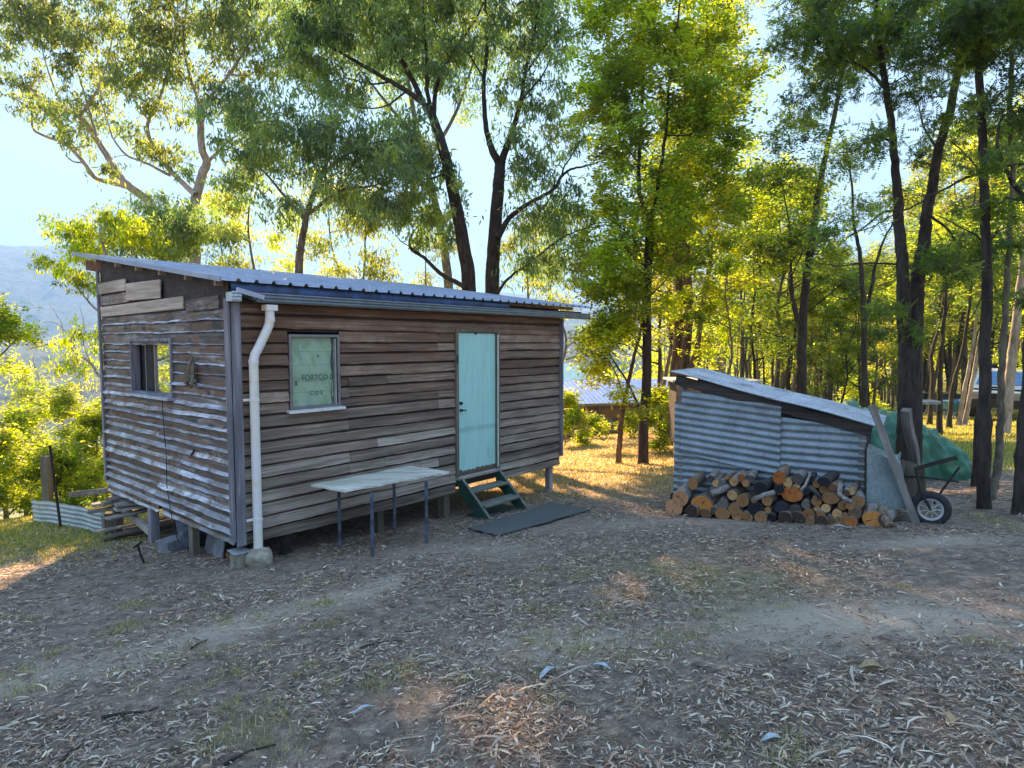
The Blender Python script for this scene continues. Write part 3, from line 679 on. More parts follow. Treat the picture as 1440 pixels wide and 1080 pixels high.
rock('sack', 'crumpled blue-grey plastic sack under the cabin wall', (G[0]+.04, G[1]+.22, G[2]+.22), (.16, .16, .27), M['sack'], 12, 'sack')
for i_, (u, v, z, L, lab) in enumerate([(.35, 2.0, .02, .8, 'brown round log lying under the cabin behind the sack'), (.45, 1.95, -.12, .9, 'orange-brown log at the bottom of the heap under the cabin')]):
    P = cab(u, v, z); mb = MB(); mb.tube([(-L/2, 0, 0), (0, .01, .01), (L/2, 0, 0)], [.075, .08, .07], 12); o = mb.build('log', M['terracotta'], smooth=False); o.location = P; o.rotation_euler = (0, 0, CA+1.4); props(o, lab, 'log')
P = cab(.2, .95, .02); boxthing('fibre_sheet', 'dark sheet leaning under the cabin behind the second stump', 'sheet', P, (.7, .02, .42), CA+1.45, M['concrete'], .3, None, .25)
P = cab(.25, .55, -.02); boxthing('terracotta_board', 'rusty orange board lying under the cabin near the corner stump', 'board', (P[0], P[1], float(gz(P[0], P[1]))+.05), (.7, .22, .04), CA+1.3, M['terracotta'], .12)
G = gh(205, 792); mb = MB(); mb.tube([(0, 0, -.05), (-.07, .02, .10), (-.10, .03, .19)], .012, 6); mb.bar((-.145, .03, .165), (-.055, .03, .235), .03, .02); o = mb.build('bent_stake', M['rust']); o.location = G; props(o, 'short bent black iron stake in the litter before the cabin', 'stake')
# tin edging, posts
GA, GB = gh(48, 733), gh(150, 752)
dv = (GB-GA); dv[2] = 0; L = np.linalg.norm(dv); dv /= L; nv = np.array([-dv[1], dv[0], 0])
mb = MB(); rows = []
for i_ in range(31):
    h = i_/30*.42; row = []
    for j_ in range(12):
        t = j_/11; p = GA*(1-t)+GB*t; zz = float(gz(p[0], p[1]))-.04+h*(1-.12*t); o_ = .011*math.sin(h*2*math.pi/.076)-.06*h
        row.append((p[0]+nv[0]*(o_+.05*math.sin(t*3)), p[1]+nv[1]*(o_+.05*math.sin(t*3)), zz))
    rows.append(row)
mb.grid(rows); o = mb.build('corrugated_edging', M['galv_low'], smooth=True); props(o, 'low pale corrugated iron edging bowed across the grass left of the cabin', 'garden edging')
G = gh(86, 743); mb = MB(); mb.prism([(-.02, 0, -.1), (.02, 0, -.1), (.02, .006, -.1), (.004, .006, -.1), (.004, .03, -.1), (-.004, .03, -.1), (-.004, .006, -.1), (-.02, .006, -.1)], (-.13, .02, 1.38)); o = mb.build('star_picket', M['rust']); o.location = G; props(o, 'leaning rusty dark steel picket in front of the iron edging', 'picket')
P = at(67, 700, 10.6); zg_ = float(gz(P[0], P[1])); mb = MB(); mb.box((0, 0, .50), (.12, .12, 1.15), None, .006); o = mb.build('timber_post', M['stump_wood'], bevel=.008); o.location = (P[0], P[1], zg_); props(o, 'square brown timber post behind the iron edging on the left', 'post')
A = at(100, 695, 10.7); B = at(152, 690, 10.2); mb = MB(); mb.bar(A, B, .10, .09); o = mb.build('timber_rail', M['plank'], bevel=.006); props(o, 'grey timber rail lying behind the iron edging', 'timber rail')

# ------------------------------------------------------------------ corrugated shed
SLp, SRp = np.array([2.28, 8.5]), np.array([4.17, 7.3])
sdv = (SRp-SLp)/np.linalg.norm(SRp-SLp); SLn = np.linalg.norm(SRp-SLp); sang = math.atan2(sdv[1], sdv[0])
snb = np.array([-sdv[1], sdv[0]])      # away from camera
zl, zrg = float(gz(*SLp)), float(gz(*SRp))
shed = thing('iron_shed', 'low lean-to shed of blue-grey corrugated iron behind the firewood', 'shed', (SLp[0], SLp[1], zl), sang)
dz = zrg-zl
def corr(name, x0, x1, z0a, z0b, z1a, z1b, y, tiltz, mat, parent, pitch=.092, amp=.010, lean=0):
    mb = MB(); nz = int((max(z1a, z1b)-min(z0a, z0b))/pitch*8); nx = 24; rows = []
    for i_ in range(nz+1):
        row = []
        for j_ in range(nx+1):
            t = j_/nx; x = x0+(x1-x0)*t; lo = z0a+(z0b-z0a)*t; hi = z1a+(z1b-z1a)*t
            z = lo+(hi-lo)*i_/nz; ph = (z-tiltz*x)*2*math.pi/pitch
            row.append((x+lean*z, y-amp*math.sin(ph)+.006*math.sin(x*5+z*3), z))
        rows.append(row)
    mb.grid(rows); return mb.build(name, mat, parent, smooth=True)
corr('wall_sheet', -.06, SLn, .12, dz+.10, 1.49, 1.275, 0, .0, M['galv'], shed)
corr('wall_sheet', .04, 1.30, .80, .62, 1.66, 1.50, -.024, -.085, M['galv'], shed, lean=0)
mb = MB(); mb.box((SLn/2, .02, .13), (SLn, .04, .10)); mb.box((.0, .0, .07), (.16, .12, .30)); mb.build('sill_beam', M['darkwood'], shed)
D_ = 1.15
corr('back_sheet', 0, SLn, 0, dz, 1.6, 1.15, D_, 0, M['galv'], shed)
for (x, y, z0, z1) in ((.03, .04, -.1, 1.84), (SLn-.04, .04, dz-.1, 1.36), (.03, D_-.05, -.1, 1.84), (SLn-.04, D_-.05, dz-.1, 1.36)):
    mb = MB(); mb.box((x, y, (z0+z1)/2), (.075, .07, z1-z0)); mb.build('post', M['pole'] if y < .5 else M['darkwood'], shed, bevel=.004)
ZL_, ZR_ = 1.87, 1.36; rs = (ZR_-ZL_)/SLn; ra = math.atan(-rs)
mb = MB(); mb.box((SLn/2, .0, (ZL_+ZR_)/2-.09), (SLn+.16, .04, .13), Matrix.Rotation(ra, 3, 'Y')); mb.build('rafter', M['darkwood'], shed, bevel=.004)
mb = MB(); mb.box((SLn/2, D_-.05, (ZL_+ZR_)/2-.09), (SLn+.16, .04, .13), Matrix.Rotation(ra, 3, 'Y')); mb.build('rafter', M['darkwood'], shed)
for (x0, x1, dzz) in ((-.10, 1.22, .008), (1.12, SLn+.16, 0)):
    mb = MB(); rows = []; ny = 96
    for i_ in range(ny+1):
        y = -.12+i_*(D_+.22)/ny
        rows.append([(x, y, ZL_+rs*x+.012*math.sin(y*2*math.pi/.076)+dzz+.01*math.sin(x*4+1)) for x in np.linspace(x0, x1, 9)])
    mb.grid(rows); mb.build('roof_sheet', M['galv_roof'], shed, smooth=True)
mb = MB(); mb.box((SLn-.02, .62, .75), (.02, 1.0, .9)); mb.build('end_board', M['darkwood'], shed)

# ------------------------------------------------------------------ firewood
A8 = lambda x, y, a, b: (930+x/8.47, 650+y/8.47, a/8.47, b/8.47)
B8 = lambda x, y, a, b: (1090+x/8.0, 650+y/8.0, a/8.0, b/8.0)
LG = [(*A8(375, 255, 55, 75), 't'), (*A8(655, 255, 45, 45), 't'), (*A8(590, 200, 42, 45), 'g'), (*A8(785, 175, 28, 28), 't'), (*A8(858, 230, 48, 50), 't'), (*A8(950, 190, 45, 45), 'o'), (*A8(1005, 250, 42, 42), 't'), (*A8(1065, 200, 42, 45), 'g'),
 (*A8(1180, 310, 75, 72), 'c'), (*A8(590, 370, 50, 55), 'g'), (*A8(845, 390, 57, 60), 't'), (*A8(225, 430, 88, 98), 'r'), (*A8(965, 460, 70, 75), 't'), (*A8(1105, 450, 36, 36), 't'), (*A8(1255, 455, 58, 64), 't'), (*A8(480, 505, 125, 98), 'o'),
 (*A8(730, 510, 62, 60), 'g'), (*A8(865, 560, 63, 70), 't'), (*A8(1125, 565, 95, 78), 'c'), (*A8(1270, 570, 40, 42), 't'), (*A8(1395, 545, 66, 60), 'c'), (*A8(150, 612, 100, 92), 'r'), (*A8(360, 640, 72, 75), 'd'), (*A8(525, 670, 68, 55), 'b'),
 (*A8(630, 575, 42, 45), 'g'), (*A8(725, 680, 84, 70), 't'), (*A8(905, 690, 65, 60), 't'), (*A8(1000, 640, 44, 48), 't'), (*A8(1035, 715, 52, 38), 'b'), (*A8(1185, 705, 74, 58), 't'), (*A8(1310, 670, 45, 50), 'c'), (*A8(1400, 320, 55, 50), 'c'), (*A8(700, 250, 50, 48), 'g'),
 (*B8(45, 175, 64, 74), 'o'), (*B8(140, 230, 50, 50), 't'), (*B8(255, 190, 60, 60), 'g'), (*B8(400, 185, 36, 36), 'c'), (*B8(465, 245, 40, 40), 't'), (*B8(545, 220, 66, 48), 'c'), (*B8(550, 307, 50, 48), 't'), (*B8(645, 285, 42, 44), 'b'), (*B8(240, 268, 38, 22), 't'),
 (*B8(50, 310, 55, 55), 't'), (*B8(190, 362, 108, 84), 'o'), (*B8(855, 330, 38, 38), 't'), (*B8(795, 345, 38, 35), 'd'), (*B8(620, 408, 88, 62), 't'), (*B8(465, 445, 52, 45), 't'), (*B8(230, 555, 72, 65), 'g'), (*B8(60, 510, 70, 58), 'c'), (*B8(475, 525, 34, 33), 't'),
 (*B8(568, 518, 46, 46), 't'), (*B8(760, 490, 50, 50), 't'), (*B8(850, 490, 44, 46), 't'), (*B8(380, 590, 64, 64), 't'), (*B8(515, 590, 44, 42), 't'), (*B8(605, 635, 37, 37), 'g'), (*B8(700, 585, 52, 56), 't'), (*B8(785, 607, 38, 38), 'b'), (*B8(900, 575, 66, 68), 'd'),
 (*B8(930, 445, 72, 66), 'b'), (*B8(110, 665, 70, 66), 'd'), (*B8(250, 670, 70, 64), 'd'), (*B8(390, 697, 48, 40), 'b'), (*B8(520, 690, 64, 55), 'd'), (*B8(630, 720, 44, 40), 'b'), (*B8(730, 712, 58, 50), 'b'), (*B8(850, 690, 62, 52), 'o'), (*B8(1105, 700, 108, 92), 'o'), (*B8(1230, 650, 60, 66), 'g'), (*B8(330, 330, 50, 44), 'c'), (*B8(345, 480, 44, 44), 'g')]
endc = {'t': [(.58, .27, .105), (.76, .44, .20), (.34, .14, .055)], 'o': [(.62, .17, .035), (.78, .30, .08), (.36, .08, .02)], 'r': [(.55, .22, .10), (.70, .34, .17), (.34, .11, .05)], 'g': [(.12, .10, .085), (.20, .17, .145), (.06, .05, .045)],
        'c': [(.016, .018, .024), (.035, .04, .05), (.008, .008, .01)], 'd': [(.12, .065, .04), (.22, .13, .08), (.05, .03, .02)], 'b': [(.40, .19, .085), (.55, .30, .15), (.20, .09, .04)]}
def endmat(k, cs):
    m, nt, b = newmat('cut_'+k); tc = N(nt, 'TexCoord'); ln = N(nt, 'VectorMath', operation='LENGTH')
    mp = N(nt, 'Mapping'); mp.inputs['Scale'].default_value = (1, 0, 1); nt.links.new(tc.outputs['Object'], mp.inputs[0])
    oi = N(nt, 'ObjectInfo'); nz_ = noise(nt, tc.outputs['Object'], 18, 5, .7, .5)
    nt.links.new(mp.outputs[0], ln.inputs[0])
    w_ = math_(nt, 'SINE', math_(nt, 'ADD', math_(nt, 'MULTIPLY', ln.outputs['Value'], 620), math_(nt, 'MULTIPLY', nz_, 9)))
    f = math_(nt, 'ADD', math_(nt, 'MULTIPLY', w_, .10), math_(nt, 'ADD', math_(nt, 'MULTIPLY', nz_, .9), math_(nt, 'MULTIPLY', math_(nt, 'SUBTRACT', oi.outputs['Random'], .62), .55)))
    c = ramp(nt, f, [(.25, cs[2]), (.48, cs[0]), (.7, cs[1])]); nt.links.new(c, b.inputs['Base Color']); b.inputs['Roughness'].default_value = .85; bump(nt, b, nz_, .4, .01); return m
EM = {k: endmat(k, v_) for k, v_ in endc.items()}
M['bark_log'] = barkmat('bark_log', (.06, .038, .026), (.30, .21, .15), 9, 1)
M['bark_grey'] = barkmat('bark_grey', (.09, .075, .065), (.30, .27, .24), 9, 1)
front = SLp-snb*.56
lr = random.Random(77)
names = {'t': 'tan', 'o': 'deep orange', 'r': 'reddish', 'g': 'grey', 'c': 'charred black', 'd': 'dark brown', 'b': 'brown'}
rowsn = {}
items = []
for (px, py, a, b, k) in LG:
    base = 735+(px-935)*.035
    row = 0 if py > base-20 else 1 if py > base-38 else 2 if py > base-54 else 3
    items.append((row, px, py, a, b, k))
rown = ['bottom row', 'second row up', 'third row up', 'topmost row']
ordn = ['first', 'second', 'third', 'fourth', 'fifth', 'sixth', 'seventh', 'eighth', 'ninth', 'tenth', 'eleventh', 'twelfth', 'thirteenth', 'fourteenth', 'fifteenth', 'sixteenth', 'seventeenth', 'eighteenth', 'nineteenth', 'twentieth', 'twenty-first', 'twenty-second', 'twenty-third', 'twenty-fourth', 'twenty-fifth']
items.sort(key=lambda t: (t[0], t[1])); cnt = {}
for (row, px, py, a, b, k) in items:
    cnt[row] = cnt.get(row, 0)+1
    back = row*.05+lr.uniform(-.04, .04)
    n3 = np.array([-snb[0], -snb[1], 0]); P3 = np.array([front[0]+snb[0]*back, front[1]+snb[1]*back, 0])
    C = onplane(px, py, P3, n3); sc = C[1]/FPX*.99
    ra_, rb_ = a*sc*1.07, b*sc*1.07
    if row == 0: C[2] = max(C[2], float(gz(C[0], C[1]))+rb_*.88)
    dist = .56-back; Lg = min(dist-.02, lr.uniform(.34, .5)); nb = 20; rg = lr.random()*50
    yaw = lr.uniform(-.16, .16); pit = lr.uniform(-.06, .10)
    mb = MB(); rings = []
    for s in np.linspace(0, 1, 6):
        pts = []
        for q in range(nb):
            th = 2*math.pi*q/nb; w_ = 1+.10*(float(fbm(np.array(math.cos(th)*1.4+rg), np.array(math.sin(th)*1.4+s*.8), 3, 5))-.5)*2
            pts.append((math.cos(th)*ra_*w_*(1-.05*s), s*Lg, math.sin(th)*rb_*w_*(1-.05*s)))
        pts.append(pts[0]); rings.append(pts)
    mb.grid(rings); bk = 'bark_grey' if k in 'g' else 'darkwood' if k in 'c' else lr.choice(['bark_log', 'bark_log', 'bark_grey'])
    sz = 'thick' if (ra_+rb_)/2 > .075 else 'thin' if (ra_+rb_)/2 < .046 else 'mid-sized'
    lt = thing('firewood_log', '%s %s cut log, %s from left in the %s of the firewood' % (sz, names[k], ordn[cnt[row]-1], rown[row]), 'log', C, math.atan2(snb[1], snb[0])-math.pi/2+yaw, 'cut logs in the firewood stack')
    lt.rotation_euler[0] = pit
    mb.build('bark', M[bk], lt, smooth=True)
    mb = MB(); cy_ = -.004
    ring = rings[0][:-1]; b0 = len(mb.v); mb.v.append((0, cy_, 0)); mb.v += [(x*.985, cy_, z*.985) for x, y, z in ring]
    for q in range(nb): mb.f.append((0, 1+q, 1+(q+1) % nb)); mb.c.append(lr.random()); mb.m.append(0)
    for q in range(nb):
        b1 = len(mb.v); mb.v += [(ring[q][0]*.985, cy_, ring[q][2]*.985), (ring[(q+1) % nb][0]*.985, cy_, ring[(q+1) % nb][2]*.985), (ring[(q+1) % nb][0], .004, ring[(q+1) % nb][2]), (ring[q][0], .004, ring[q][2])]
        mb.f.append((b1, b1+1, b1+2, b1+3)); mb.c.append(.5); mb.m.append(0)
    mb.mat = 1
    for _c in range(lr.choice([0, 1, 1, 2, 3]) if k in 'torbr' else 0):
        th = lr.uniform(0, 6.28); f_ = lr.uniform(.5, .95); wd = lr.uniform(.03, .09)
        e_ = (math.cos(th)*ra_*f_, math.sin(th)*rb_*f_); s_ = (-math.sin(th)*ra_*wd, math.cos(th)*rb_*wd); kx = lr.uniform(-.15, .15)
        md_ = (e_[0]*.5-s_[0]*kx*4, e_[1]*.5-s_[1]*kx*4)
        mb.quad([(-e_[0]*.08, -.0062, -e_[1]*.08), (md_[0]+s_[0]*.7, -.0062, md_[1]+s_[1]*.7), (e_[0], -.0062, e_[1]), (md_[0]-s_[0]*.7, -.0062, md_[1]-s_[1]*.7)])
    mb.build('cut_face', [EM[k], M['rust']], lt)
# odd pieces lying on the stack
def branch(label, pts, r0, r1, mat, name='firewood_branch'):
    mb = MB(); P = [np.array(p) for p in pts]; c = P[0]; mb.tube([p-c for p in P], list(np.linspace(r0, r1, len(P))), 10); o = mb.build(name, mat, smooth=True)
    o.location = c; return props(o, label, 'branch', 'crooked branches on the firewood stack')
def pf(px, py, fwd=.0):
    return onplane(px, py, np.array([front[0]-snb[0]*fwd, front[1]-snb[1]*fwd, 0]), np.array([-snb[0], -snb[1], 0]))
branch('pale crooked branch standing out of the stack, left of the wheelbarrow', [pf(1182, 680, -.1), pf(1180, 694, -.02), pf(1186, 700, .03), pf(1198, 706, .06)], .03, .022, M['bark_grey'])
branch('grey forked branch slanting over the middle of the stack', [pf(1139, 667, -.12), pf(1132, 683, .0), pf(1126, 690, .04)], .014, .02, M['bark_grey'])
branch('dark curved branch with a pale rim in the middle of the stack', [pf(1138, 684, .03), pf(1147, 692, .05), pf(1154, 702, .04)], .03, .022, M['darkwood'])
branch('long weathered branch lying across the left of the stack', [pf(1000, 694, .05), pf(1012, 690, .02), pf(1024, 684, -.06)], .045, .035, M['bark_grey'])
branch('thin pale branch slanting across the stack beside the orange log', [pf(1060, 703, .04), pf(1074, 696, .03), pf(1090, 692, 0)], .028, .03, M['bark_grey'])
branch('short upright grey offcut behind the big orange log on the right', [pf(1226, 728, -.06), pf(1227, 714, -.07), pf(1226, 708, -.07)], .055, .05, M['bark_grey'])
branch('blunt brown branch end leaning beside the big orange log', [pf(1240, 714, -.08), pf(1245, 727, -.02), pf(1250, 740, .04)], .05, .055, M['bark_log'])

# ------------------------------------------------------------------ wheelbarrow and leaning poles
WB = gh(1262, 728); WB = np.array([3.98+.30, 7.02, 0]); WB[2] = float(gz(WB[0], WB[1]))
wb = thing('wheelbarrow', 'old galvanised wheelbarrow tipped up on its nose beside the shed', 'wheelbarrow', WB, sang+.05)
wx = -.02
rim = [(wx-.20, -.06, .10), (wx-.22, -.06, .80), (wx-.20, .50, .80), (wx-.18, .50, .10)]
bas = [(wx+.24, .02, .16), (wx+.13, .04, .66), (wx+.13, .42, .66), (wx+.24, .42, .16)]
mb = MB()
for a in range(4):
    b = (a+1) % 4; n_ = 8; r1 = [Vector(rim[a]).lerp(Vector(rim[b]), t/n_) for t in range(n_+1)]; r2 = [Vector(bas[a]).lerp(Vector(bas[b]), t/n_) for t in range(n_+1)]
    mb.grid([[p.lerp(q, s/5)+Vector((0, 0, 0)) for p, q in zip(r1, r2)] for s in range(6)])
mb.quad(bas); mb.build('tray', M['tray'], wb, solid=.004)
mb = MB(); mb.tube(rim+[rim[0]], .011, 8); mb.build('tray_rim', M['rust'], wb)
# tray top side flange to the right, as seen
mb = MB(); mb.grid([[(wx-.21, -.055, .795), (wx+.10, .10, .745), (wx+.14, .4, .74)], [(wx-.19, -.05, .75), (wx+.10, .06, .67), (wx+.14, .41, .67)]]); mb.build('tray_lip', M['tray'], wb, solid=.006)
whl = bpy.data.objects.new('wheel', None); link(whl, wb); whl.location = (.40, -.04, .195)
mb = MB(); nseg = 36; rows = []
for i_ in range(nseg+1):
    th = 2*math.pi*i_/nseg; row = []
    for q in range(13):
        ph = 2*math.pi*q/12; rr_ = .152+.044*math.cos(ph)*(1+.04*((i_ % 2) if math.cos(ph) > .3 else 0)); row.append((math.cos(th)*rr_, .045*math.sin(ph), math.sin(th)*rr_))
    rows.append(row)
mb.grid(rows); mb.build('tyre', M['tyre'], whl, smooth=True)
mb = MB(); rows = []
for i_ in range(nseg+1):
    th = 2*math.pi*i_/nseg; rows.append([(math.cos(th)*r1, y, math.sin(th)*r1) for r1, y in ((.112, -.035), (.122, -.038), (.116, -.01), (.100, -.012), (.100, -.03), (.112, -.035))])
mb.grid(rows)
for q in range(9):
    th = 2*math.pi*q/9; mb.bar((.02*math.cos(th), -.03, .02*math.sin(th)), (.105*math.cos(th), -.024, .105*math.sin(th)), .014, .010)
mb.tube([(0, -.045, 0), (0, .03, 0)], .024, 12); mb.build('rim', M['rim'], whl)
for y in (-.10, .02):
    mb = MB(); mb.tube([(.40, y, .195), (.30, y-.0, .38), (.25, y+.02, .62), (.42, y+.02, .70), (.62, y+.03, .78)], .013, 8); mb.build('handle', M['rust'], wb)
mb = MB(); mb.tube([(.05, .08, .50), (.35, .06, .52), (.66, .08, .50)], .011, 8); mb.tube([(.66, .10, .66), (.52, .1, .40), (.44, .1, .22)], .011, 8); mb.build('leg', M['rust'], wb)
mb = MB(); mb.grid([[(.12, .10, .70), (.34, .14, .62)], [(.14, .10, .45), (.36, .14, .44)], [(.24, .10, .20), (.36, .14, .24)]]); mb.build('mud_guard', M['bark_mid'], wb, solid=.01)
def polething(label, A, B, wd, th):
    A = np.array(A); B = np.array(B); mb = MB(); v_ = Vector(B-A); L = v_.length; r_ = random.Random(3)
    n = 8; ring = []
    for i_ in range(n+1):
        t = i_/n; wv = .008*math.sin(i_*1.7); a = wd/2*(1+r_.uniform(-.08, .08)); b = th/2*(1+r_.uniform(-.08, .08)); z = t*L
        ring.append([(x+wv, y, z) for x, y in ((-a, -b), (a, -b), (a, b), (-a, b), (-a, -b))])
    mb.grid(ring); mb.quad([p for p in ring[-1][:4]]); mb.quad([p for p in reversed(ring[0][:4])]); o = mb.build('timber_pole', M['pole'])
    o.location = A; q = v_.to_track_quat('Z', 'Y'); o.rotation_mode = 'QUATERNION'; o.rotation_quaternion = q; return props(o, label, 'pole', 'timber poles leaning by the wheelbarrow')
pb = gh(1290, 735); pt = at(1226, 570, 7.05); polething('long grey square pole leaning across the front of the wheelbarrow', pb-np.array([0, 0, .03]), pt, .085, .075)
pb2 = gh(1298, 705); pt2 = at(1273, 576, 7.75); polething('shorter grey pole leaning against the big forked trunk behind the wheelbarrow', pb2-np.array([0, 0, .03]), pt2, .10, .08)

# ------------------------------------------------------------------ green tarp heap
tpx = lambda px, Yd: (px-720)/FPX*Yd
TC = np.array([6.45, 10.6]); tz = float(gz(*TC))
mb = MB(); rows = []; n = 90; tr = random.Random(8)
for i_ in range(n+1):
    a = -1+2*i_/n; row = []
    for j_ in range(73):
        b = math.pi*j_/72; w_ = .78+.12*a
        hgt = (1.22-.10*a-.55*max(0, a-.15)**1.3)*(1-max(0, abs(a)-.85)*1.2)
        ex = .75; cx_ = -math.copysign(abs(math.cos(b))**ex, math.cos(b))*w_; hz = abs(math.sin(b))**.62*hgt
        f = (abs(math.sin(a*5.3+b*2.2))+abs(math.sin(a*2.6-b*3.1+1)))*.07
        cr = (float(fbm(np.array(a*2.2+3), np.array(b*1.5), 3, 19))-.5)*.40-.05*abs(math.sin(a*17+b*5+3*math.sin(b*2)))*(.4+.6*abs(math.cos(b)))-.04*abs(math.sin(b*13-a*7))+(abs((a*4+b*1.7) % 1-.5)-.25)*.16+(abs((a*3.1-b*2.3) % 1-.5)-.25)*.14
        row.append((a*(.86+.20*(1-hz/1.3))+cr*.3, cx_*(1+f*.8)*(1+cr*.5), hz*(1-f*.45)*(1+cr*.55)-.03))
    rows.append(row)
mb.grid(rows); tp = thing('tarp_heap', 'green tarpaulin pulled over a heap behind the shed and forked trunk', 'tarp', (TC[0], TC[1], tz), R(-14))
mb.build('tarpaulin', M['tarp'], tp, smooth=True); tp.scale = (.93, .93, .97)
mb = MB(); mb.tube([(.3, -.86, .9), (.75, -.78, .35), (1.1, -.6, .05)], .008, 5); mb.build('rope', M['pole'], tp)
P = at(1303, 560, 10.9); boxthing('timber_pallet', 'pale flat boards resting on top of the green tarpaulin', 'boards', (P[0]-.05, P[1]+.05, tz+1.20), (.45, .4, .05), R(-10), M['patch'], -.04)
for (px, py, L, rz, lab, tl) in ((1338, 655, .55, .9, 'pale split log holding down the right hem of the tarpaulin', .9), (1345, 640, .45, .7, 'second split log leaning on the right hem of the tarpaulin', 1.0), (1362, 668, .6, .2, 'dark rough log on the ground right of the tarpaulin', 0)):
    G = gh(px, 672); mb = MB(); mb.tube([(-L/2, 0, 0), (0, .01, .01), (L/2, 0, 0)], [.06, .07, .06], 9); o = mb.build('log', M['bark_log'] if tl == 0 else M['patch']); o.location = (G[0], G[1], G[2]+(.07 if tl == 0 else .20)); o.rotation_euler = (0, tl, rz); props(o, lab, 'log')

# ------------------------------------------------------------------ far buildings, post, car, blue barrow
FB = np.array([4.6, 35.0]); fz = -3.5
fc = thing('far_cabin', 'timber cabin with a blue metal roof beyond the slope, half hidden by the yellow tree', 'cabin', (FB[0], FB[1], fz), R(14))
mb = boards(0, 9.0, 0, lambda u: 2.9, 16, [], 61, wob=.01, joints=False); o = mb.build('wall', M['far_board'], fc); o.location = (-4.5, -2, 0)
mb = MB(); mb.box((0, 0, 1.4), (8.9, 3.9, 2.8)); mb.build('inner_wall', M['far_board'], fc)
mb = MB(); rows = []
for s, z in ((-2.9, 2.72), (.4, 3.75)): rows.append([(x+dx, s, z+h) for x in np.arange(-5, 5, .25) for dx, h in ((0, 0), (.17, 0), (.19, .04), (.22, .04), (.24, 0))])
mb.grid(rows); mb.build('roof', M['far_roof'], fc, solid=.01)
mb = MB(); mb.quad([(-5, .4, 3.75), (1.2, .4, 3.75), (.6, 2.6, 4.6), (-5, 2.6, 4.6)]); mb.prism([(-5.0, .5, 3.7), (-3.2, .5, 3.76), (-5.0, 1.5, 4.5)], (0, .02, 0)); mb.build('upper_roof', M['far_roof_green'], fc, solid=.02)
mb = MB(); mb.box((0, -2.95, 2.70), (10, .10, .12)); mb.build('gutter', M['gutter'], fc)
for x in (-3.4, -.55, 3.0):
    mb = MB(); mb.box((x, -2.15, 1.35), (.14, .14, 2.7)); mb.build('veranda_post', M['pole'], fc)
mb = MB(); mb.box((.05, -2.08, 1.55), (.35, .04, .5)); mb.build('window', M['patch'], fc)
P = gh(813, 619); P = at(813, 619, 22); zz = float(gz(P[0], P[1])); mb = MB(); mb.tube([(0, 0, -.2), (0, 0, 1.15)], .10, 10); o = mb.build('fence_post', M['pole']); o.location = (P[0], P[1], zz); props(o, 'round grey fence post beside the far green shrub', 'post')
mb = MB(); mb.tube([(-.1, 0, .75), (.9, 0, .0)], .03, 6); o = mb.build('fence_stay', M['pole']); o.location = (P[0]+.12, P[1]+.1, zz); props(o, 'thin grey stay slanting down from the far fence post', 'stay')
HB = at(992, 600, 15.5); hz = float(gz(HB[0], HB[1]))
ht = thing('clad_hut', 'small brown board-clad hut partly hidden behind the left of the shed', 'hut', (HB[0], HB[1], hz), R(-4))
boards(0, 1.9, .35, lambda u: 1.85, 8, [], 71, joints=False).build('wall', M['far_board'], ht).location = (-.85, -.6, 0)
mb = MB(); mb.box((.1, 0, 1.1), (1.84, 1.1, 1.45)); mb.build('inner_wall', M['darkwood'], ht)
mb = MB(); mb.box((.1, 0, 1.89), (2.1, 1.4, .05)); mb.build('roof', M['galv_roof'], ht)
for x in (-.80, 1.0):
    mb = MB(); mb.box((x, -.5, .1), (.12, .12, .55)); mb.build('stump', M['stump_wood'], ht)
fe = thing('fire_extinguisher', 'red fire extinguisher hanging on the corner of the brown hut', 'fire extinguisher', (HB[0]-.72, HB[1]-.70, hz+1.32), 0)
mb = MB(); mb.tube([(0, 0, 0), (0, 0, .03), (0, 0, .30), (0, 0, .36), (0, 0, .39)], [.06, .08, .08, .05, .02], 12); mb.build('cylinder', M['red'], fe)
mb = MB(); mb.tube([(0, 0, .39), (0, 0, .45)], .02, 8); mb.bar((-.05, 0, .44), (.08, 0, .47), .02, .015); mb.tube([(.04, 0, .43), (.10, -.02, .3), (.09, -.02, .15)], .01, 6); mb.build('valve', M['black'], fe)
# car
CB = at(1408, 590, 23.0); cz = float(gz(CB[0]+.6, CB[1]))
car = thing('four_wheel_drive', 'white four wheel drive with dark bull bar parked beyond the lawn among trunks', 'car', (CB[0]+.85, CB[1]+.9, cz), math.atan2(-.70, -.72))
prof = [(2.2, .55), (2.25, .95), (2.1, 1.08), (1.05, 1.20), (.55, 1.72), (.3, 1.80), (-1.9, 1.82), (-2.25, 1.70), (-2.4, 1.15), (-2.4, .55)]
mb = MB(); mb.prism([(x, -.88, z) for x, z in prof], (0, 1.76, 0)); mb.build('body', M['white_car'], car, bevel=.06)
for sy in (-1, 1):
    mb = MB(); mb.prism([(.95, sy*.885, 1.22), (.52, sy*.885, 1.66), (-1.95, sy*.885, 1.68), (-2.1, sy*.885, 1.22)], (0, sy*.01, 0)); mb.build('side_window', M['car_glass'], car)
    for x in (1.35, -1.5):
        wh = bpy.data.objects.new('wheel', None); link(wh, car); wh.location = (x, sy*.80, .40)
        mb = MB(); mb.tube([(0, -.13, 0), (0, .13, 0)], .40, 20); mb.build('tyre', M['tyre'], wh)
        mb = MB(); mb.tube([(0, -.14, 0), (0, .14, 0)], .22, 14); mb.build('rim', M['alu'], wh)
    mb = MB(); mb.box((2.22, sy*.62, .92), (.08, .32, .18)); mb.build('headlight', M['rim'], car)
mb = MB(); mb.quad([(1.08, -.78, 1.225), (1.08, .78, 1.225), (.575, .72, 1.70), (.575, -.72, 1.70)]); mb.build('windscreen', M['car_glass'], car, solid=.02)
mb = MB(); mb.box((2.25, 0, .86), (.06, .9, .22)); mb.build('grille', M['black'], car)
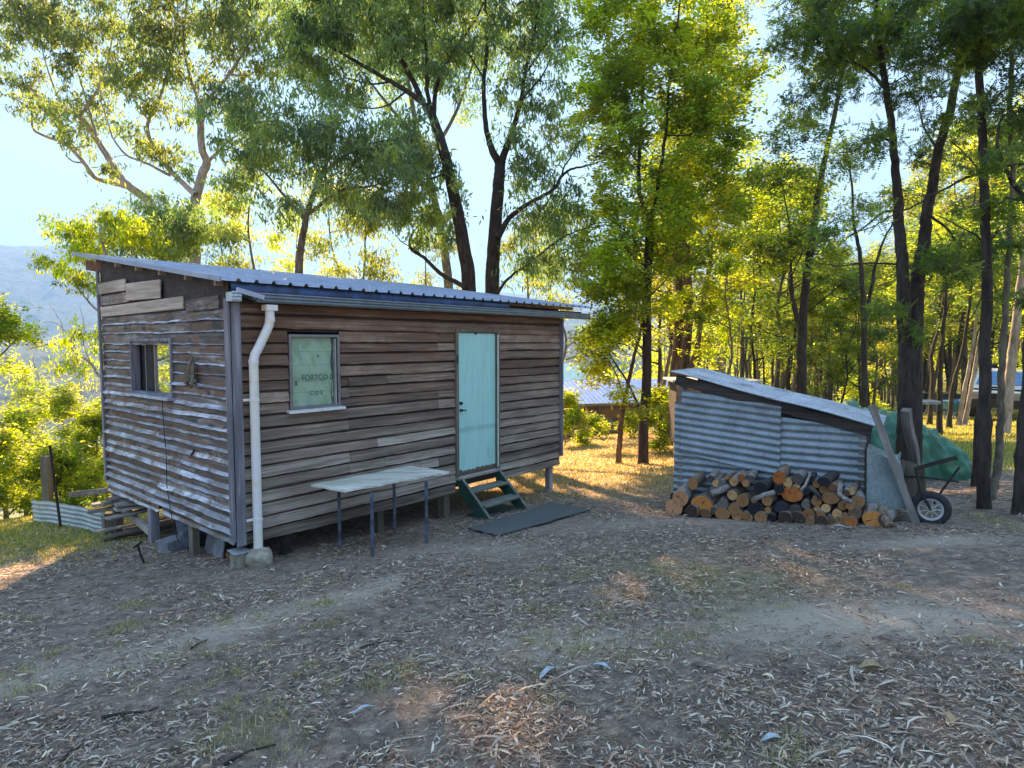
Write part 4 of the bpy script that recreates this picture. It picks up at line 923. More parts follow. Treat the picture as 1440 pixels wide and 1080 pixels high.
mb = MB(); mb.box((2.42, 0, .62), (.22, 1.75, .28))
for a, b in (((2.45, -.8, .75), (2.45, -.8, 1.12)), ((2.45, .8, .75), (2.45, .8, 1.12)), ((2.45, -.8, 1.12), (2.45, .8, 1.12)), ((2.45, -.35, .75), (2.45, -.35, 1.2)), ((2.45, .35, .75), (2.45, .35, 1.2)), ((2.45, -.35, 1.2), (2.45, .35, 1.2))): mb.tube([a, b], .035, 6)
mb.build('bull_bar', M['black'], car)
mb = MB(); mb.box((-.8, 0, 1.93), (1.9, 1.3, .05))
for x in (-1.6, 0): mb.box((x, 0, 1.87), (.06, 1.4, .08))
mb.build('roof_rack', M['black'], car); mb = MB(); mb.tube([(1.0, -.93, 1.0), (.6, -.93, 1.7), (.62, -.93, 1.95)], .05, 8); mb.build('snorkel', M['black'], car)
P = at(1340, 597, 24); zz = float(gz(P[0], P[1])); bb = thing('blue_garden_cart', 'blue tub garden cart standing on the lawn left of the white car', 'cart', (P[0]+.05, P[1], zz), .2)
mb = MB(); b0 = [(-.32, -.2, .42), (.30, -.2, .42), (.30, .2, .42), (-.32, .2, .42)]; t0 = [(-.5, -.33, .74), (.45, -.33, .74), (.45, .33, .74), (-.5, .33, .74)]
for a in range(4): mb.quad([b0[a], b0[(a+1) % 4], t0[(a+1) % 4], t0[a]])
mb.quad(b0); mb.build('tub', M['blue_plastic'], bb, solid=.03)
mb = MB(); mb.tube([(.25, .0, .42), (.28, 0, .16)], .03, 6); mb.tube([(-.2, -.15, .42), (-.25, -.2, .02)], .02, 6); mb.tube([(-.2, .15, .42), (-.25, .2, .02)], .02, 6); mb.build('frame', M['blue_plastic'], bb)
mb = MB(); mb.tube([(.28, -.05, .17), (.28, .05, .17)], .17, 16); mb.build('wheel', M['tyre'], bb)
P = at(1308, 572, 31); zz = float(gz(P[0], P[1])); ls = thing('low_shelter', 'low dark shelter with a flat pale roof far back among the trees', 'shelter', (P[0]+.2, P[1], zz), R(-8))
mb = MB(); mb.box((0, 0, .45), (1.9, 1.2, .95), None, .02); mb.build('wall', M['concrete'], ls, bevel=.02)
mb = MB(); mb.box((0, -.1, .95), (2.1, 1.5, .05), Matrix.Rotation(.04, 3, 'Y')); mb.build('roof', M['low_roof'], ls, bevel=.01)
# ------------------------------------------------------------------ trees
def cat_rom(P, n):
    P = np.array(P, float)
    if len(P) == 2: return np.linspace(P[0], P[1], n)
    Q = np.vstack([2*P[0]-P[1], P, 2*P[-1]-P[-2]]); out = []
    m = len(P)-1; ts = np.linspace(0, m, n)
    for t in ts:
        i = min(int(t), m-1); u = t-i; p0, p1, p2, p3 = Q[i:i+4]
        out.append(.5*((2*p1)+(-p0+p2)*u+(2*p0-5*p1+4*p2-p3)*u*u+(-p0+3*p1-3*p2+p3)*u**3))
    return np.array(out)
def tubes(paths):
    """paths: list of (pts, radii, sides) -> verts, quads"""
    VV, FF = [], []; b = 0
    for P, r, n in paths:
        m = len(P); T = np.gradient(P, axis=0); T /= np.maximum(np.linalg.norm(T, axis=1, keepdims=True), 1e-9)
        ref = np.array([0.0, 0, 1]) if abs(T[0][2]) < .8 else np.array([1.0, 0, 0])
        if m > 2 and np.max(np.abs(T @ ref)) > .97: ref = np.array([.6, .7, .1])
        A = np.cross(T, ref); A /= np.maximum(np.linalg.norm(A, axis=1, keepdims=True), 1e-9); B = np.cross(T, A)
        th = np.arange(n)*2*np.pi/n
        V = P[:, None]+r[:, None, None]*(A[:, None]*np.cos(th)[None, :, None]+B[:, None]*np.sin(th)[None, :, None])
        VV.append(V.reshape(-1, 3)); i = np.arange(m-1)[:, None]; j = np.arange(n)[None]; j2 = (j+1) % n
        FF.append((b+np.stack([i*n+j, i*n+j2, (i+1)*n+j2, (i+1)*n+j], -1)).reshape(-1, 4)); b += m*n
    return np.vstack(VV), np.vstack(FF)
def unit(v): return v/np.maximum(np.linalg.norm(v, axis=-1, keepdims=True), 1e-9)
PAL = {
 'gum': [(.055, .08, .04), (.08, .10, .04), (.04, .07, .045), (.10, .11, .04), (.065, .09, .055)],
 'gumdark': [(.045, .085, .06), (.065, .105, .055), (.05, .09, .075), (.09, .12, .045)],
 'yellow': [(.12, .16, .022), (.15, .17, .022), (.09, .135, .025), (.13, .15, .03), (.055, .095, .025)],
 'wattle': [(.045, .08, .022), (.07, .10, .020), (.03, .06, .028), (.10, .12, .018), (.022, .045, .028)],
 'olive': [(.08, .10, .03), (.10, .11, .03), (.06, .085, .03), (.12, .12, .04)],
}
def leaf_arrays(C, nper, spread, L, W, style, pal, rg):
    """C (k,3) clump centres -> verts, faces, colours"""
    k = len(C); n = k*nper
    cc = np.repeat(C, nper, axis=0); sp = np.repeat(spread*rg.uniform(.6, 1.25, k), nper)
    # sub-sprays inside a clump so the foliage is tufted
    ns = 7; sub = rg.normal(size=(k, ns, 3))*np.array([.75, .75, .5]); pick = rg.integers(0, ns, n)
    pos = cc+sp[:, None]*(sub[np.repeat(np.arange(k), nper), pick]*.8+rg.normal(size=(n, 3))*np.array([.27, .27, .20]))
    if style == 'hang':
        d = rg.normal(size=(n, 3))*.55+np.array([0, 0, -.9]); nrm = rg.normal(size=(n, 3))
    elif style == 'spray':
        d = rg.normal(size=(n, 3))*np.array([1, 1, .35])+np.array([0, 0, -.25]); nrm = rg.normal(size=(n, 3))*.45+np.array([0, 0, 1.0])
    else:
        d = rg.normal(size=(n, 3)); nrm = rg.normal(size=(n, 3))+np.array([0, 0, .4])
    d = unit(d); s = unit(np.cross(d, nrm)); up = np.cross(s, d)
    l = (L*rg.uniform(.6, 1.3, n))[:, None]; w_ = (W*rg.uniform(.7, 1.25, n))[:, None]
    pal = np.array(pal); pc = rg.integers(0, len(pal), k); base = pal[np.repeat(pc, nper)]
    other = pal[rg.integers(0, len(pal), n)]; col = (base*.75+other*.25)*rg.uniform(.7, 1.35, n)[:, None]*np.repeat(rg.uniform(.6, 1.5, k), nper)[:, None]
    if style == 'fern':
        m = 5; V = []; 
        for q in range(m):
            t = (q+.3)/m; o = pos+d*l*t; ln = w_*(1.15-t*.7)
            V.append(np.stack([o, o+s*ln+d*ln*.35, o+d*l*.16], 1)); V.append(np.stack([o, o+d*l*.16, o-s*ln+d*ln*.35], 1))
        V = np.stack(V, 1).reshape(-1, 3); F = np.arange(len(V)).reshape(-1, 3); col = np.repeat(col, 2*m, axis=0)
        return V, F, col
    V = np.stack([pos, pos+d*l*.45+s*w_*.5+up*w_*.12, pos+d*l, pos+d*l*.45-s*w_*.5+up*w_*.12], 1).reshape(-1, 3)
    return V, np.arange(len(V)).reshape(-1, 4), col
def build_tree(name, label, limbs, blobs, bark, leafm, pal, style, nper, spread, L, W, seed, group=None, base=None, twig=1.0, cat='tree', minr=.006, extra=None):
    """limbs: list of (world pts, r0, r1); blobs: list of (centre, radii, number of clumps)"""
    rg = np.random.default_rng(seed); paths = []; nodes = []; nrad = []
    for P, r0, r1 in limbs:
        n = max(6, int(len(P)*5)); Q = cat_rom(P, n); ln = np.linalg.norm(Q[-1]-Q[0])
        wob = rg.normal(size=(n, 3))*min(.006, ln*.002); wob[0] = 0; Q = Q+wob
        r = r0+(r1-r0)*np.linspace(0, 1, n)**.8
        paths.append((Q, r, 12 if r0 > .08 else 7)); nodes += list(Q[1:]); nrad += list(r[1:])
    base = np.array(base if base is not None else limbs[0][0][0], float)
    # flare at the foot
    P, r, s_ = paths[0]; r = r.copy(); r[0] *= 1.35; r[1] *= 1.1; paths[0] = (P, r, s_)
    cl = []
    for c, rad, k in blobs:
        p = rg.normal(size=(k, 3)); p = unit(p)*(rg.uniform(0, 1, k)**.45)[:, None]; cl.append(np.array(c)+p*np.array(rad))
    cl = np.vstack(cl); nodes = np.array(nodes); nrad = np.array(nrad); nb0 = len(nodes)
    cap = len(nodes)+len(cl)*4; NB = np.zeros((cap, 3)); NR = np.zeros(cap); NB[:len(nodes)] = nodes; NR[:len(nodes)] = nrad; m = len(nodes)
    d0 = np.array([np.min(np.linalg.norm(nodes-c, axis=1)) for c in cl]); order = np.argsort(d0)
    for i in order:
        c = cl[i]; D = NB[:m]-c; dist = np.linalg.norm(D, axis=1)+.5*np.maximum(0, D[:, 2])+np.where(NR[:m] < .009, .25, 0); a = int(np.argmin(dist)); A = NB[a]; ln = np.linalg.norm(c-A)
        if ln < .05: continue
        r0 = min(NR[a]*.7, .006+.011*ln)*twig; r0 = max(r0, minr)
        mid = (A+c)/2+np.array([0, 0, .10*ln])+rg.normal(size=3)*.10*ln; q1 = A*.7+mid*.3+rg.normal(size=3)*.04*ln; q2 = c*.45+mid*.55+rg.normal(size=3)*.05*ln
        Q = np.array([A, q1, mid, q2, c]); r = np.linspace(r0, minr*.6, 5); paths.append((Q, r, 4 if r0 > .014 else 3))
        NB[m:m+4] = Q[1:]; NR[m:m+4] = r[1:]; m += 4
        for _ in range(2):
            e = c+rg.normal(size=3)*spread*.6; paths.append((np.array([q2, (q2+e)/2+rg.normal(size=3)*.04, e]), np.array([minr*.7, minr*.6, minr*.4]), 3))
    if extra: paths += extra
    V, F = tubes(paths)
    t = thing(name, label, cat, base, 0, group)
    fast_mesh('trunk', V-base, [F], bark, t, smooth=True)
    if nper:
        V, F, col = leaf_arrays(cl, nper, spread, L, W, style, pal, rg); fast_mesh('crown', V-base, [F], leafm, t, cols=col)
    return t
def PX(pts, Y, wob=0.0, seed=0, drop=None):
    """limb centre line at the tree's own distance, swaying in depth"""
    rg = random.Random(seed); out = []; dy = rg.uniform(-wob, wob)*.3
    for i, (x, y) in enumerate(pts):
        if i: dy += rg.uniform(-wob, wob)
        out.append(at(x, y, Y+dy))
    if drop is not None: out[0] = np.array([out[0][0], out[0][1], float(gz(out[0][0], out[0][1]))-.15])
    return out
def BL(lst, Y, dep=1.3, k=1.0):
    out = []
    for x, y, rx, ry, n in lst:
        out.append((at(x, y, Y), (rx*Y/FPX, dep, ry*Y/FPX), max(2, int(n*k))))
    return out
LG_ = M['leaf_gum']; LF = M['leaf']
# pale gums, left
Y = 21.0
build_tree('gum_tree', 'tall pale-barked gum leaning left with bare curving limbs against open sky', [
 (PX([(262, 520), (250, 400), (228, 320), (209, 284), (184, 264), (169, 249), (156, 227), (138, 200), (124, 178), (111, 164), (89, 151), (62, 140), (35, 118)], Y, .25, 1, 1), .20, .035),
 (PX([(184, 264), (153, 256), (133, 249), (118, 229), (100, 209), (84, 199), (62, 191), (46, 180), (46, 160), (40, 150), (13, 135)], Y, .3, 2), .085, .02),
 (PX([(118, 229), (103, 227), (92, 218)], Y, .1, 3), .035, .02), (PX([(153, 256), (158, 240), (145, 215), (136, 195)], Y, .2, 4), .04, .02),
 (PX([(138, 200), (128, 165), (118, 130), (108, 95), (100, 50)], Y, .3, 5), .05, .015), (PX([(89, 151), (75, 120), (62, 80), (55, 40)], Y, .3, 6), .04, .012), (PX([(111, 164), (135, 130), (150, 90), (160, 40), (165, -10)], Y, .4, 7), .05, .012), (PX([(100, 209), (120, 205), (130, 205)], Y, .2, 8), .02, .012)],
 BL([(25, 60, 40, 40, 26), (70, 35, 55, 35, 34), (20, 115, 25, 20, 10), (110, 75, 40, 40, 26), (150, 40, 45, 40, 28), (60, 150, 35, 15, 10), (100, 160, 30, 25, 14), (115, 195, 20, 16, 8), (128, 140, 25, 20, 10), (35, 15, 50, 25, 22), (140, -30, 80, 25, 26), (30, 20, 45, 20, 12)], Y, 1.5), M['bark_gum'], LG_, PAL['gum'], 'hang', 62, .34, .20, .052, 101)
Y = 19.5
build_tree('gum_tree', 'upright pale-barked gum with forked smooth trunk rising behind the left of the roof', [
 (PX([(277, 520), (275, 420), (274, 318), (273, 291), (284, 247), (291, 229), (284, 207), (282, 162), (284, 140)], Y, .15, 11, 1), .19, .085),
 (PX([(282, 162), (278, 140), (264, 95), (258, 55), (262, 0), (260, -50)], Y, .3, 12), .06, .015), (PX([(284, 150), (296, 135), (322, 105), (345, 70), (362, 45), (385, 10), (400, -40)], Y, .3, 13), .065, .015),
 (PX([(275, 274), (253, 253), (236, 236), (222, 216), (209, 191), (209, 169), (220, 150), (233, 110), (245, 60), (250, 0)], Y, .3, 14), .095, .018),
 (PX([(240, 247), (204, 229), (178, 218), (160, 196), (151, 169), (142, 140), (140, 100)], Y, .3, 15), .045, .012), (PX([(291, 229), (305, 215), (320, 200), (345, 180), (365, 150)], Y, .3, 16), .055, .014), (PX([(209, 169), (195, 150), (182, 120), (180, 80)], Y, .3, 17), .035, .012), (PX([(322, 105), (350, 105), (372, 90)], Y, .3, 18), .03, .012)],
 BL([(205, 50, 45, 45, 30), (250, 20, 50, 35, 30), (258, 110, 32, 28, 14), (232, 150, 30, 18, 10), (180, 110, 30, 28, 16), (180, 190, 28, 20, 10), (238, 215, 28, 15, 8), (300, 50, 45, 40, 26), (345, 20, 40, 35, 24), (372, 85, 35, 30, 18), (310, 150, 28, 20, 8), (350, 150, 30, 22, 10), (300, -20, 90, 25, 36), (150, 235, 15, 12, 3), (205, 100, 30, 25, 10)], Y, 1.5), M['bark_gum'], LG_, PAL['gum'], 'hang', 66, .36, .20, .052, 102)
# lower bushy trees at the left of the roof
Y = 17.0
build_tree('gum_tree', 'bushy blue-green gum sapling just above the left roof corner', [(PX([(235, 560), (232, 400), (228, 340), (235, 300), (228, 270)], Y, .2, 21, 1), .10, .03), (PX([(232, 370), (200, 335), (170, 320), (150, 310)], Y, .3, 22), .04, .012), (PX([(230, 350), (262, 320), (290, 300)], Y, .3, 23), .04, .012)],
 BL([(228, 305, 40, 28, 30), (265, 330, 40, 28, 26), (200, 340, 35, 18, 18), (235, 350, 60, 16, 22), (300, 320, 25, 25, 10)], Y, 1.2), M['bark_gum'], LG_, PAL['gumdark'], 'hang', 120, .36, .14, .034, 103)
Y = 14.0
build_tree('gum_tree', 'yellow-green gum with a bare curved limb reaching left past the cabin corner', [
 (PX([(236, 640), (225, 560), (205, 480), (185, 430), (165, 400), (150, 360), (140, 330)], Y, .2, 31, 1), .12, .02), (PX([(205, 545), (170, 545), (145, 533), (128, 512), (110, 498), (90, 484), (60, 486), (38, 492)], Y, .25, 32), .05, .010),
 (PX([(185, 440), (145, 440), (128, 428), (112, 408), (100, 400)], Y, .2, 33), .035, .010), (PX([(150, 370), (125, 360), (108, 345), (80, 330), (62, 338)], Y, .3, 34), .03, .007), (PX([(110, 498), (95, 470), (80, 455), (62, 452)], Y, .25, 35), .012, .005), (PX([(90, 484), (88, 460), (78, 440), (70, 430)], Y, .2, 36), .010, .005), (PX([(128, 512), (118, 485), (118, 455), (112, 430)], Y, .2, 37), .012, .005), (PX([(165, 400), (185, 360), (195, 330)], Y, .3, 38), .03, .01)],
 BL([(110, 325, 22, 16, 12), (85, 372, 18, 10, 6), (128, 350, 22, 22, 14), (125, 395, 14, 14, 6), (132, 470, 12, 12, 5), (112, 482, 14, 8, 4), (160, 315, 30, 16, 16), (190, 325, 22, 20, 12), (100, 515, 22, 6, 4)], Y, .8), M['bark_gum'], LF, PAL['yellow'], 'hang', 100, .26, .12, .034, 104)
def auto_tree(name, label, base, H, spreadR, seed, bark, leafm, pal, style='hang', nper=90, spread=.4, L=.16, W=.036, k=60, r=.14, low=.35, lean=(0, 0), group=None, fork=True, nl=6, cat='tree', twig=1.0):
    rg = np.random.default_rng(seed); base = np.array(base, float)
    top = base+np.array([lean[0], lean[1], H]); n = 7; tr = []
    for i in range(n):
        t = i/(n-1); tr.append(base+(top-base)*t+np.array([*(rg.normal(size=2)*.018*H*math.sin(t*2.6)), 0]))
    tr[0] = base; limbs = [(tr, r, r*.12)]; blobs = []
    Q = cat_rom(tr, 40)
    for i in range(nl):
        t = low+(1-low)*(i+.4*rg.random())/nl*.92; s = Q[int(t*39)]; a = rg.uniform(0, 2*np.pi)+i*2.4; ln = spreadR*(1.15-t*.65)*rg.uniform(.7, 1.15)
        e = s+np.array([math.cos(a)*ln, math.sin(a)*ln, ln*rg.uniform(.35, .9)]); m = (s+e)/2+np.array([0, 0, -.06*ln])+rg.normal(size=3)*.08*ln
        limbs.append(([s, m, e], r*(1-t)*.55+.012, .008)); blobs.append((e, (ln*.5, ln*.5, ln*.38), max(2, int(k/nl*.8))))
    blobs.append((top, (spreadR*.45, spreadR*.45, H*.10), max(3, int(k*.25))))
    return build_tree(name, label, limbs, blobs, bark, leafm, pal, style, nper, spread, L, W, seed, group, base, twig, cat)
def gp3(px, Y): x = (px-720)/FPX*Y; return np.array([x, Y, float(gz(x, Y))-.1])
def ztop_(py, Y): return at(720, py, Y)[2]
def auto_px(px, Y, ytop, wpx, *a, **kw):
    b = gp3(px, Y); H = ztop_(ytop, Y)-b[2]; return auto_tree(a[0], a[1], b, H, wpx*Y/FPX, *a[2:], **kw)
# left edge and valley side: yellow-green small trees
Y = 12.0
build_tree('gum_tree', 'yellow-green tree crown poking in from the left edge above the valley', [(PX([(-70, 760), (-60, 600), (-35, 520), (-15, 480), (10, 455)], Y, .1, 41, 1), .10, .02), (PX([(-35, 520), (0, 500), (20, 480), (35, 470)], Y, .1, 42), .02, .006)], BL([(2, 455, 30, 26, 26), (22, 470, 18, 14, 8), (-40, 440, 50, 50, 26), (0, 510, 12, 12, 3)], Y, .7), M['bark_mid'], LF, PAL['yellow'], 'spray', 130, .24, .10, .035, 105)
labs = ['low yellow-green wattle below the left horizon, nearest the frame edge', 'rounded yellow-green wattle touching the left wall of the cabin', 'sunlit wattle with a forked dark stem between its two neighbours on the left', 'small wattle bush behind the square brown post', 'taller pale wattle rising from the valley side at far left', 'leafy wattle hiding the foot of the valley trees near the left frame edge', 'thin wattle just beyond the cabin left corner, lit yellow']
for i, (px, Y, yt, wp, k) in enumerate([(25, 14.5, 590, 46, 90), (128, 14.5, 590, 32, 70), (88, 17, 560, 40, 90), (60, 12.6, 640, 34, 60), (45, 20, 545, 46, 90), (-5, 12.8, 620, 44, 80), (140, 19, 575, 26, 60)]):
    auto_px(px, Y, yt, wp, 'wattle_tree', labs[i], 200+i, M['bark_mid'], LF, PAL['yellow'], style='spray', nper=110, spread=.26, L=.10, W=.04, k=k, r=.06, low=.18, group='wattles below the left horizon', nl=8)
for i, (px, Y, yt, wp, lb) in enumerate([(40, 48, 505, 40, 'hazy dead-topped tree standing far down the left slope'), (110, 60, 500, 40, 'hazy pale tree far down the left slope beside the cabin wall'), (-10, 55, 520, 50, 'hazy round tree far down the slope at the left edge')]):
    auto_px(px, Y, yt, wp, 'valley_tree', lb, 230+i, M['bark_gum'], LG_, PAL['olive'], nper=50, spread=1.1, L=.4, W=.12, k=26, r=.25, low=.3, group='trees down the left slope')
# dark double gum behind the roof
Y = 17.0
build_tree('gum_tree', 'big dark gum leaning left behind the roof, left trunk of the central pair', [
 (PX([(668, 520), (660, 413), (653, 353), (643, 297), (630, 237), (620, 200), (612, 175), (606, 158)], Y, .12, 51, 1), .215, .11),
 (PX([(608, 162), (595, 145), (572, 128), (550, 115), (520, 98), (490, 80), (468, 68), (450, 55), (430, 38), (415, 20), (400, -10)], Y, .3, 52), .085, .014), (PX([(595, 145), (583, 118), (565, 85), (552, 60), (540, 40), (524, 18), (508, -10), (495, -40)], Y, .3, 53), .085, .02),
 (PX([(606, 158), (601, 125), (600, 75), (596, 30), (595, -20)], Y, .3, 54), .07, .02), (PX([(610, 165), (612, 135), (618, 108), (632, 82), (648, 58), (662, 38), (675, 15), (690, -20)], Y, .3, 55), .07, .018),
 (PX([(655, 405), (640, 396), (627, 390), (612, 378), (597, 363), (580, 352), (576, 340), (583, 323)], Y-.4, .15, 56), .075, .03), (PX([(597, 363), (585, 352), (565, 340), (556, 330)], Y-.4, .15, 57), .02, .01),
 (PX([(625, 245), (600, 252), (575, 248), (550, 262)], Y, .3, 58), .035, .01), (PX([(550, 115), (520, 118), (485, 110), (450, 118), (425, 112)], Y, .3, 59), .03, .008), (PX([(572, 128), (540, 150), (500, 150), (455, 130)], Y, .3, 60), .03, .008)],
 BL([(420, 40, 50, 35, 26), (470, 20, 45, 30, 22), (450, 100, 40, 28, 16), (500, 60, 40, 30, 12), (540, 10, 50, 25, 20), (600, 10, 40, 30, 16), (640, 40, 30, 35, 10), (480, 130, 40, 20, 12), (580, 300, 45, 45, 24), (620, 310, 20, 30, 6), (590, 235, 35, 30, 14), (540, -60, 150, 50, 90), (560, 190, 30, 20, 8), (560, 60, 50, 40, 20), (610, 90, 40, 40, 12), (420, 80, 40, 40, 16), (560, -200, 150, 90, 110), (640, 250, 16, 30, 4)], Y, 1.6), M['bark_dark'], LG_, PAL['gumdark'], 'hang', 80, .35, .20, .050, 106)
build_tree('gum_tree', 'big dark gum forking into two upright limbs, right trunk of the pair behind the roof', [
 (PX([(690, 520), (692, 413), (693, 367), (697, 313), (701, 262), (703, 237), (704, 226)], Y+.7, .10, 61, 1), .225, .14),
 (PX([(703, 232), (694, 215), (688, 198), (683, 175), (680, 120), (685, 60), (682, 0), (678, -50)], Y+.7, .25, 62), .12, .025), (PX([(704, 230), (712, 208), (722, 180), (733, 140), (738, 105), (748, 60), (758, 10), (765, -40)], Y+.7, .25, 63), .11, .02),
 (PX([(700, 335), (712, 312), (730, 295), (753, 281), (777, 267), (790, 248), (803, 238), (825, 233), (857, 223)], Y+.2, .2, 64), .085, .018), (PX([(777, 267), (780, 252), (773, 238)], Y+.2, .1, 65), .03, .008), (PX([(790, 248), (793, 235), (800, 225), (815, 200), (828, 190)], Y+.2, .2, 66), .03, .01), (PX([(733, 140), (760, 110), (775, 80), (790, 40)], Y, .3, 67), .035, .01),
 (PX([(680, 110), (668, 90), (655, 70), (640, 60)], Y, .3, 68), .03, .01), (PX([(698, 415), (708, 400), (720, 387), (753, 363), (775, 345), (793, 333), (820, 322), (850, 318)], Y, .2, 69), .05, .01), (PX([(738, 105), (770, 60), (800, 30)], Y, .3, 70), .03, .01)],
 BL([(690, 20, 30, 30, 10), (760, 30, 30, 40, 14), (790, 60, 30, 30, 10), (740, 200, 30, 40, 8), (760, 310, 40, 25, 14), (800, 300, 35, 35, 16), (800, 370, 40, 35, 22), (745, 370, 30, 25, 10), (790, 190, 35, 25, 10), (730, 260, 25, 25, 5), (720, -40, 110, 45, 70), (655, 90, 25, 30, 5), (740, 110, 35, 45, 12), (780, 140, 30, 30, 8), (720, 60, 40, 30, 10), (760, 240, 30, 30, 8), (740, -180, 130, 90, 110), (700, 130, 20, 30, 4)], Y+.5, 1.5), M['bark_dark'], LG_, PAL['gumdark'], 'hang', 76, .35, .20, .048, 107)
build_tree('gum_tree', 'tall distant gum added to shade the foreground, its crown behind the dark double gum', [(PX([(640, 520), (632, 420), (615, 300), (590, 200), (575, 120), (560, 40)], 32, .3, 75, 1), .30, .06), (PX([(600, 230), (640, 160), (665, 90), (680, 40)], 32, .5, 76), .12, .03), (PX([(590, 200), (540, 140), (500, 90)], 32, .5, 77), .12, .03)],
 BL([(560, 50, 60, 45, 44), (620, 70, 50, 40, 34), (500, 80, 45, 35, 24), (670, 50, 45, 40, 28), (590, 0, 120, 45, 60), (490, 0, 80, 50, 50), (560, -80, 130, 50, 80), (420, 10, 50, 40, 24), (730, 20, 50, 40, 20), (540, 130, 40, 25, 10), (650, 130, 30, 25, 7)], 32, 3), M['bark_mid'], LG_, PAL['gumdark'], 'hang', 110, .8, .24, .06, 119)  # gum added as a sun blocker; crown clumps reach above the frame
# mass of drooping dark foliage in front of the pair
Y = 15.0
build_tree('gum_tree', 'drooping dense blue-green gum crown hanging over the middle of the roof', [
 (PX([(430, 640), (425, 450), (420, 380), (432, 300), (455, 240), (470, 200)], Y, .2, 71, 1), .15, .03), (PX([(435, 300), (480, 268), (520, 262), (560, 252)], Y, .3, 72), .05, .012), (PX([(455, 245), (490, 215), (530, 200), (570, 195)], Y, .3, 73), .045, .012), (PX([(430, 310), (395, 270), (370, 240), (345, 220)], Y, .3, 74), .045, .012)],
 BL([(440, 185, 50, 30, 26), (510, 205, 50, 34, 34), (565, 240, 42, 34, 24), (480, 262, 45, 26, 18), (400, 215, 40, 34, 16), (345, 165, 45, 30, 22), (340, 215, 34, 26, 10), (315, 260, 22, 30, 8), (420, 290, 30, 28, 8), (545, 290, 36, 30, 14), (590, 190, 30, 30, 10), (380, 150, 40, 18, 8)], Y, 1.8), M['bark_mid'], LG_, PAL['gumdark'], 'hang', 92, .34, .17, .042, 108)
for i, (px, Y, yt, wp, pal, k, lb) in enumerate([(362, 22, 235, 60, 'olive', 80, 'mid-sized gum with wavy stem behind the left half of the roof'), (322, 26, 290, 40, 'yellow', 60, 'small bright green tree between the pale gum and its neighbour above the roof'), (470, 25, 270, 60, 'olive', 80, 'slim olive gum seen under the drooping crown behind the roof'), (520, 21, 300, 46, 'olive', 60, 'short slim gum left of the dark double gum, above the roof line'), (420, 30, 300, 70, 'yellow', 70, 'far sunlit yellow-green tree low behind the middle of the roof'), (600, 30, 330, 60, 'olive', 60, 'far low tree behind the curved low limb of the dark gum'), (745, 27, 330, 50, 'olive', 60, 'far tree right of the double gum, low above the roof'), (790, 34, 300, 60, 'gumdark', 70, 'hazy blue-green tree above the right end of the gutter'), (255, 24, 330, 50, 'olive', 60, 'far tree low behind the left roof edge')]):
    auto_px(px, Y, yt, wp, 'gum_tree', lb, 300+i, M['bark_mid'], LG_ if pal != 'yellow' else LF, PAL[pal], nper=80, spread=.5, L=.19, W=.045, k=k, r=.13, low=.4, nl=7)
# the yellow-lit wattle pair right of the cabin
Y = 14.3
build_tree('wattle_tree', 'tall straight dark-stemmed wattle with bright yellow-green foliage right of the cabin', [
 (PX([(905, 652), (905, 600), (910, 520), (909, 440), (911, 380), (913, 330), (914, 305)], Y, .06, 81, 1), .125, .085),
 (PX([(914, 307), (903, 285), (898, 255), (900, 200), (903, 140), (905, 80), (904, 0), (904, -60)], Y, .15, 82), .06, .02), (PX([(914, 307), (922, 285), (928, 240), (936, 190), (940, 130), (950, 60), (958, -20)], Y, .15, 83), .055, .018),
 (PX([(903, 578), (893, 560), (884, 540), (868, 515), (852, 490), (838, 462)], Y-.1, .15, 84), .035, .012), (PX([(908, 500), (888, 470), (860, 440), (845, 400)], Y, .2, 85), .02, .008), (PX([(910, 420), (935, 395), (960, 360)], Y, .2, 86), .02, .008), (PX([(911, 380), (885, 355), (862, 330)], Y, .2, 87), .02, .008), (PX([(899, 230), (875, 200), (850, 170)], Y, .2, 88), .02, .008), (PX([(935, 190), (965, 190), (1000, 180)], Y, .3, 89), .02, .008)],
 BL([(862, 120, 40, 45, 60), (845, 40, 30, 45, 34), (872, 210, 35, 45, 46), (925, 60, 50, 55, 70), (960, 140, 50, 50, 62), (862, 285, 30, 35, 30), (850, 345, 32, 32, 34), (852, 405, 34, 32, 40), (838, 468, 26, 20, 26), (828, 515, 18, 12, 10), (850, 540, 16, 10, 5), (885, 430, 30, 45, 26), (940, 350, 45, 45, 44), (960, 250, 48, 50, 60), (1000, 60, 40, 50, 44), (1010, 190, 40, 45, 44), (1020, 280, 45, 40, 40), (965, 430, 40, 28, 22), (900, 320, 30, 30, 14), (900, -25, 90, 25, 60), (820, 150, 20, 30, 10), (1040, 130, 30, 30, 16), (892, 565, 12, 10, 4), (930, -160, 120, 100, 110)], Y, 1.7, .62), M['bark_dark'], LF, PAL['yellow']+PAL['olive'][:2]+PAL['wattle'][:2], 'spray', 150, .34, .115, .055, 109)
build_tree('wattle_tree', 'short crooked slender wattle just left of the straight dark stem', [(PX([(869, 648), (872, 612), (876, 575), (884, 535), (892, 500), (900, 470), (903, 440), (893, 410)], 14.7, .06, 91, 1), .075, .02), (PX([(878, 560), (868, 530), (856, 505), (846, 480)], 14.7, .1, 92), .025, .008)],
 BL([(862, 455, 34, 22, 26), (885, 395, 28, 25, 18), (850, 500, 20, 14, 8), (905, 560, 10, 14, 4)], 14.7, .8), M['bark_brown'], LF, PAL['yellow'], 'spray', 120, .24, .09, .036, 110)
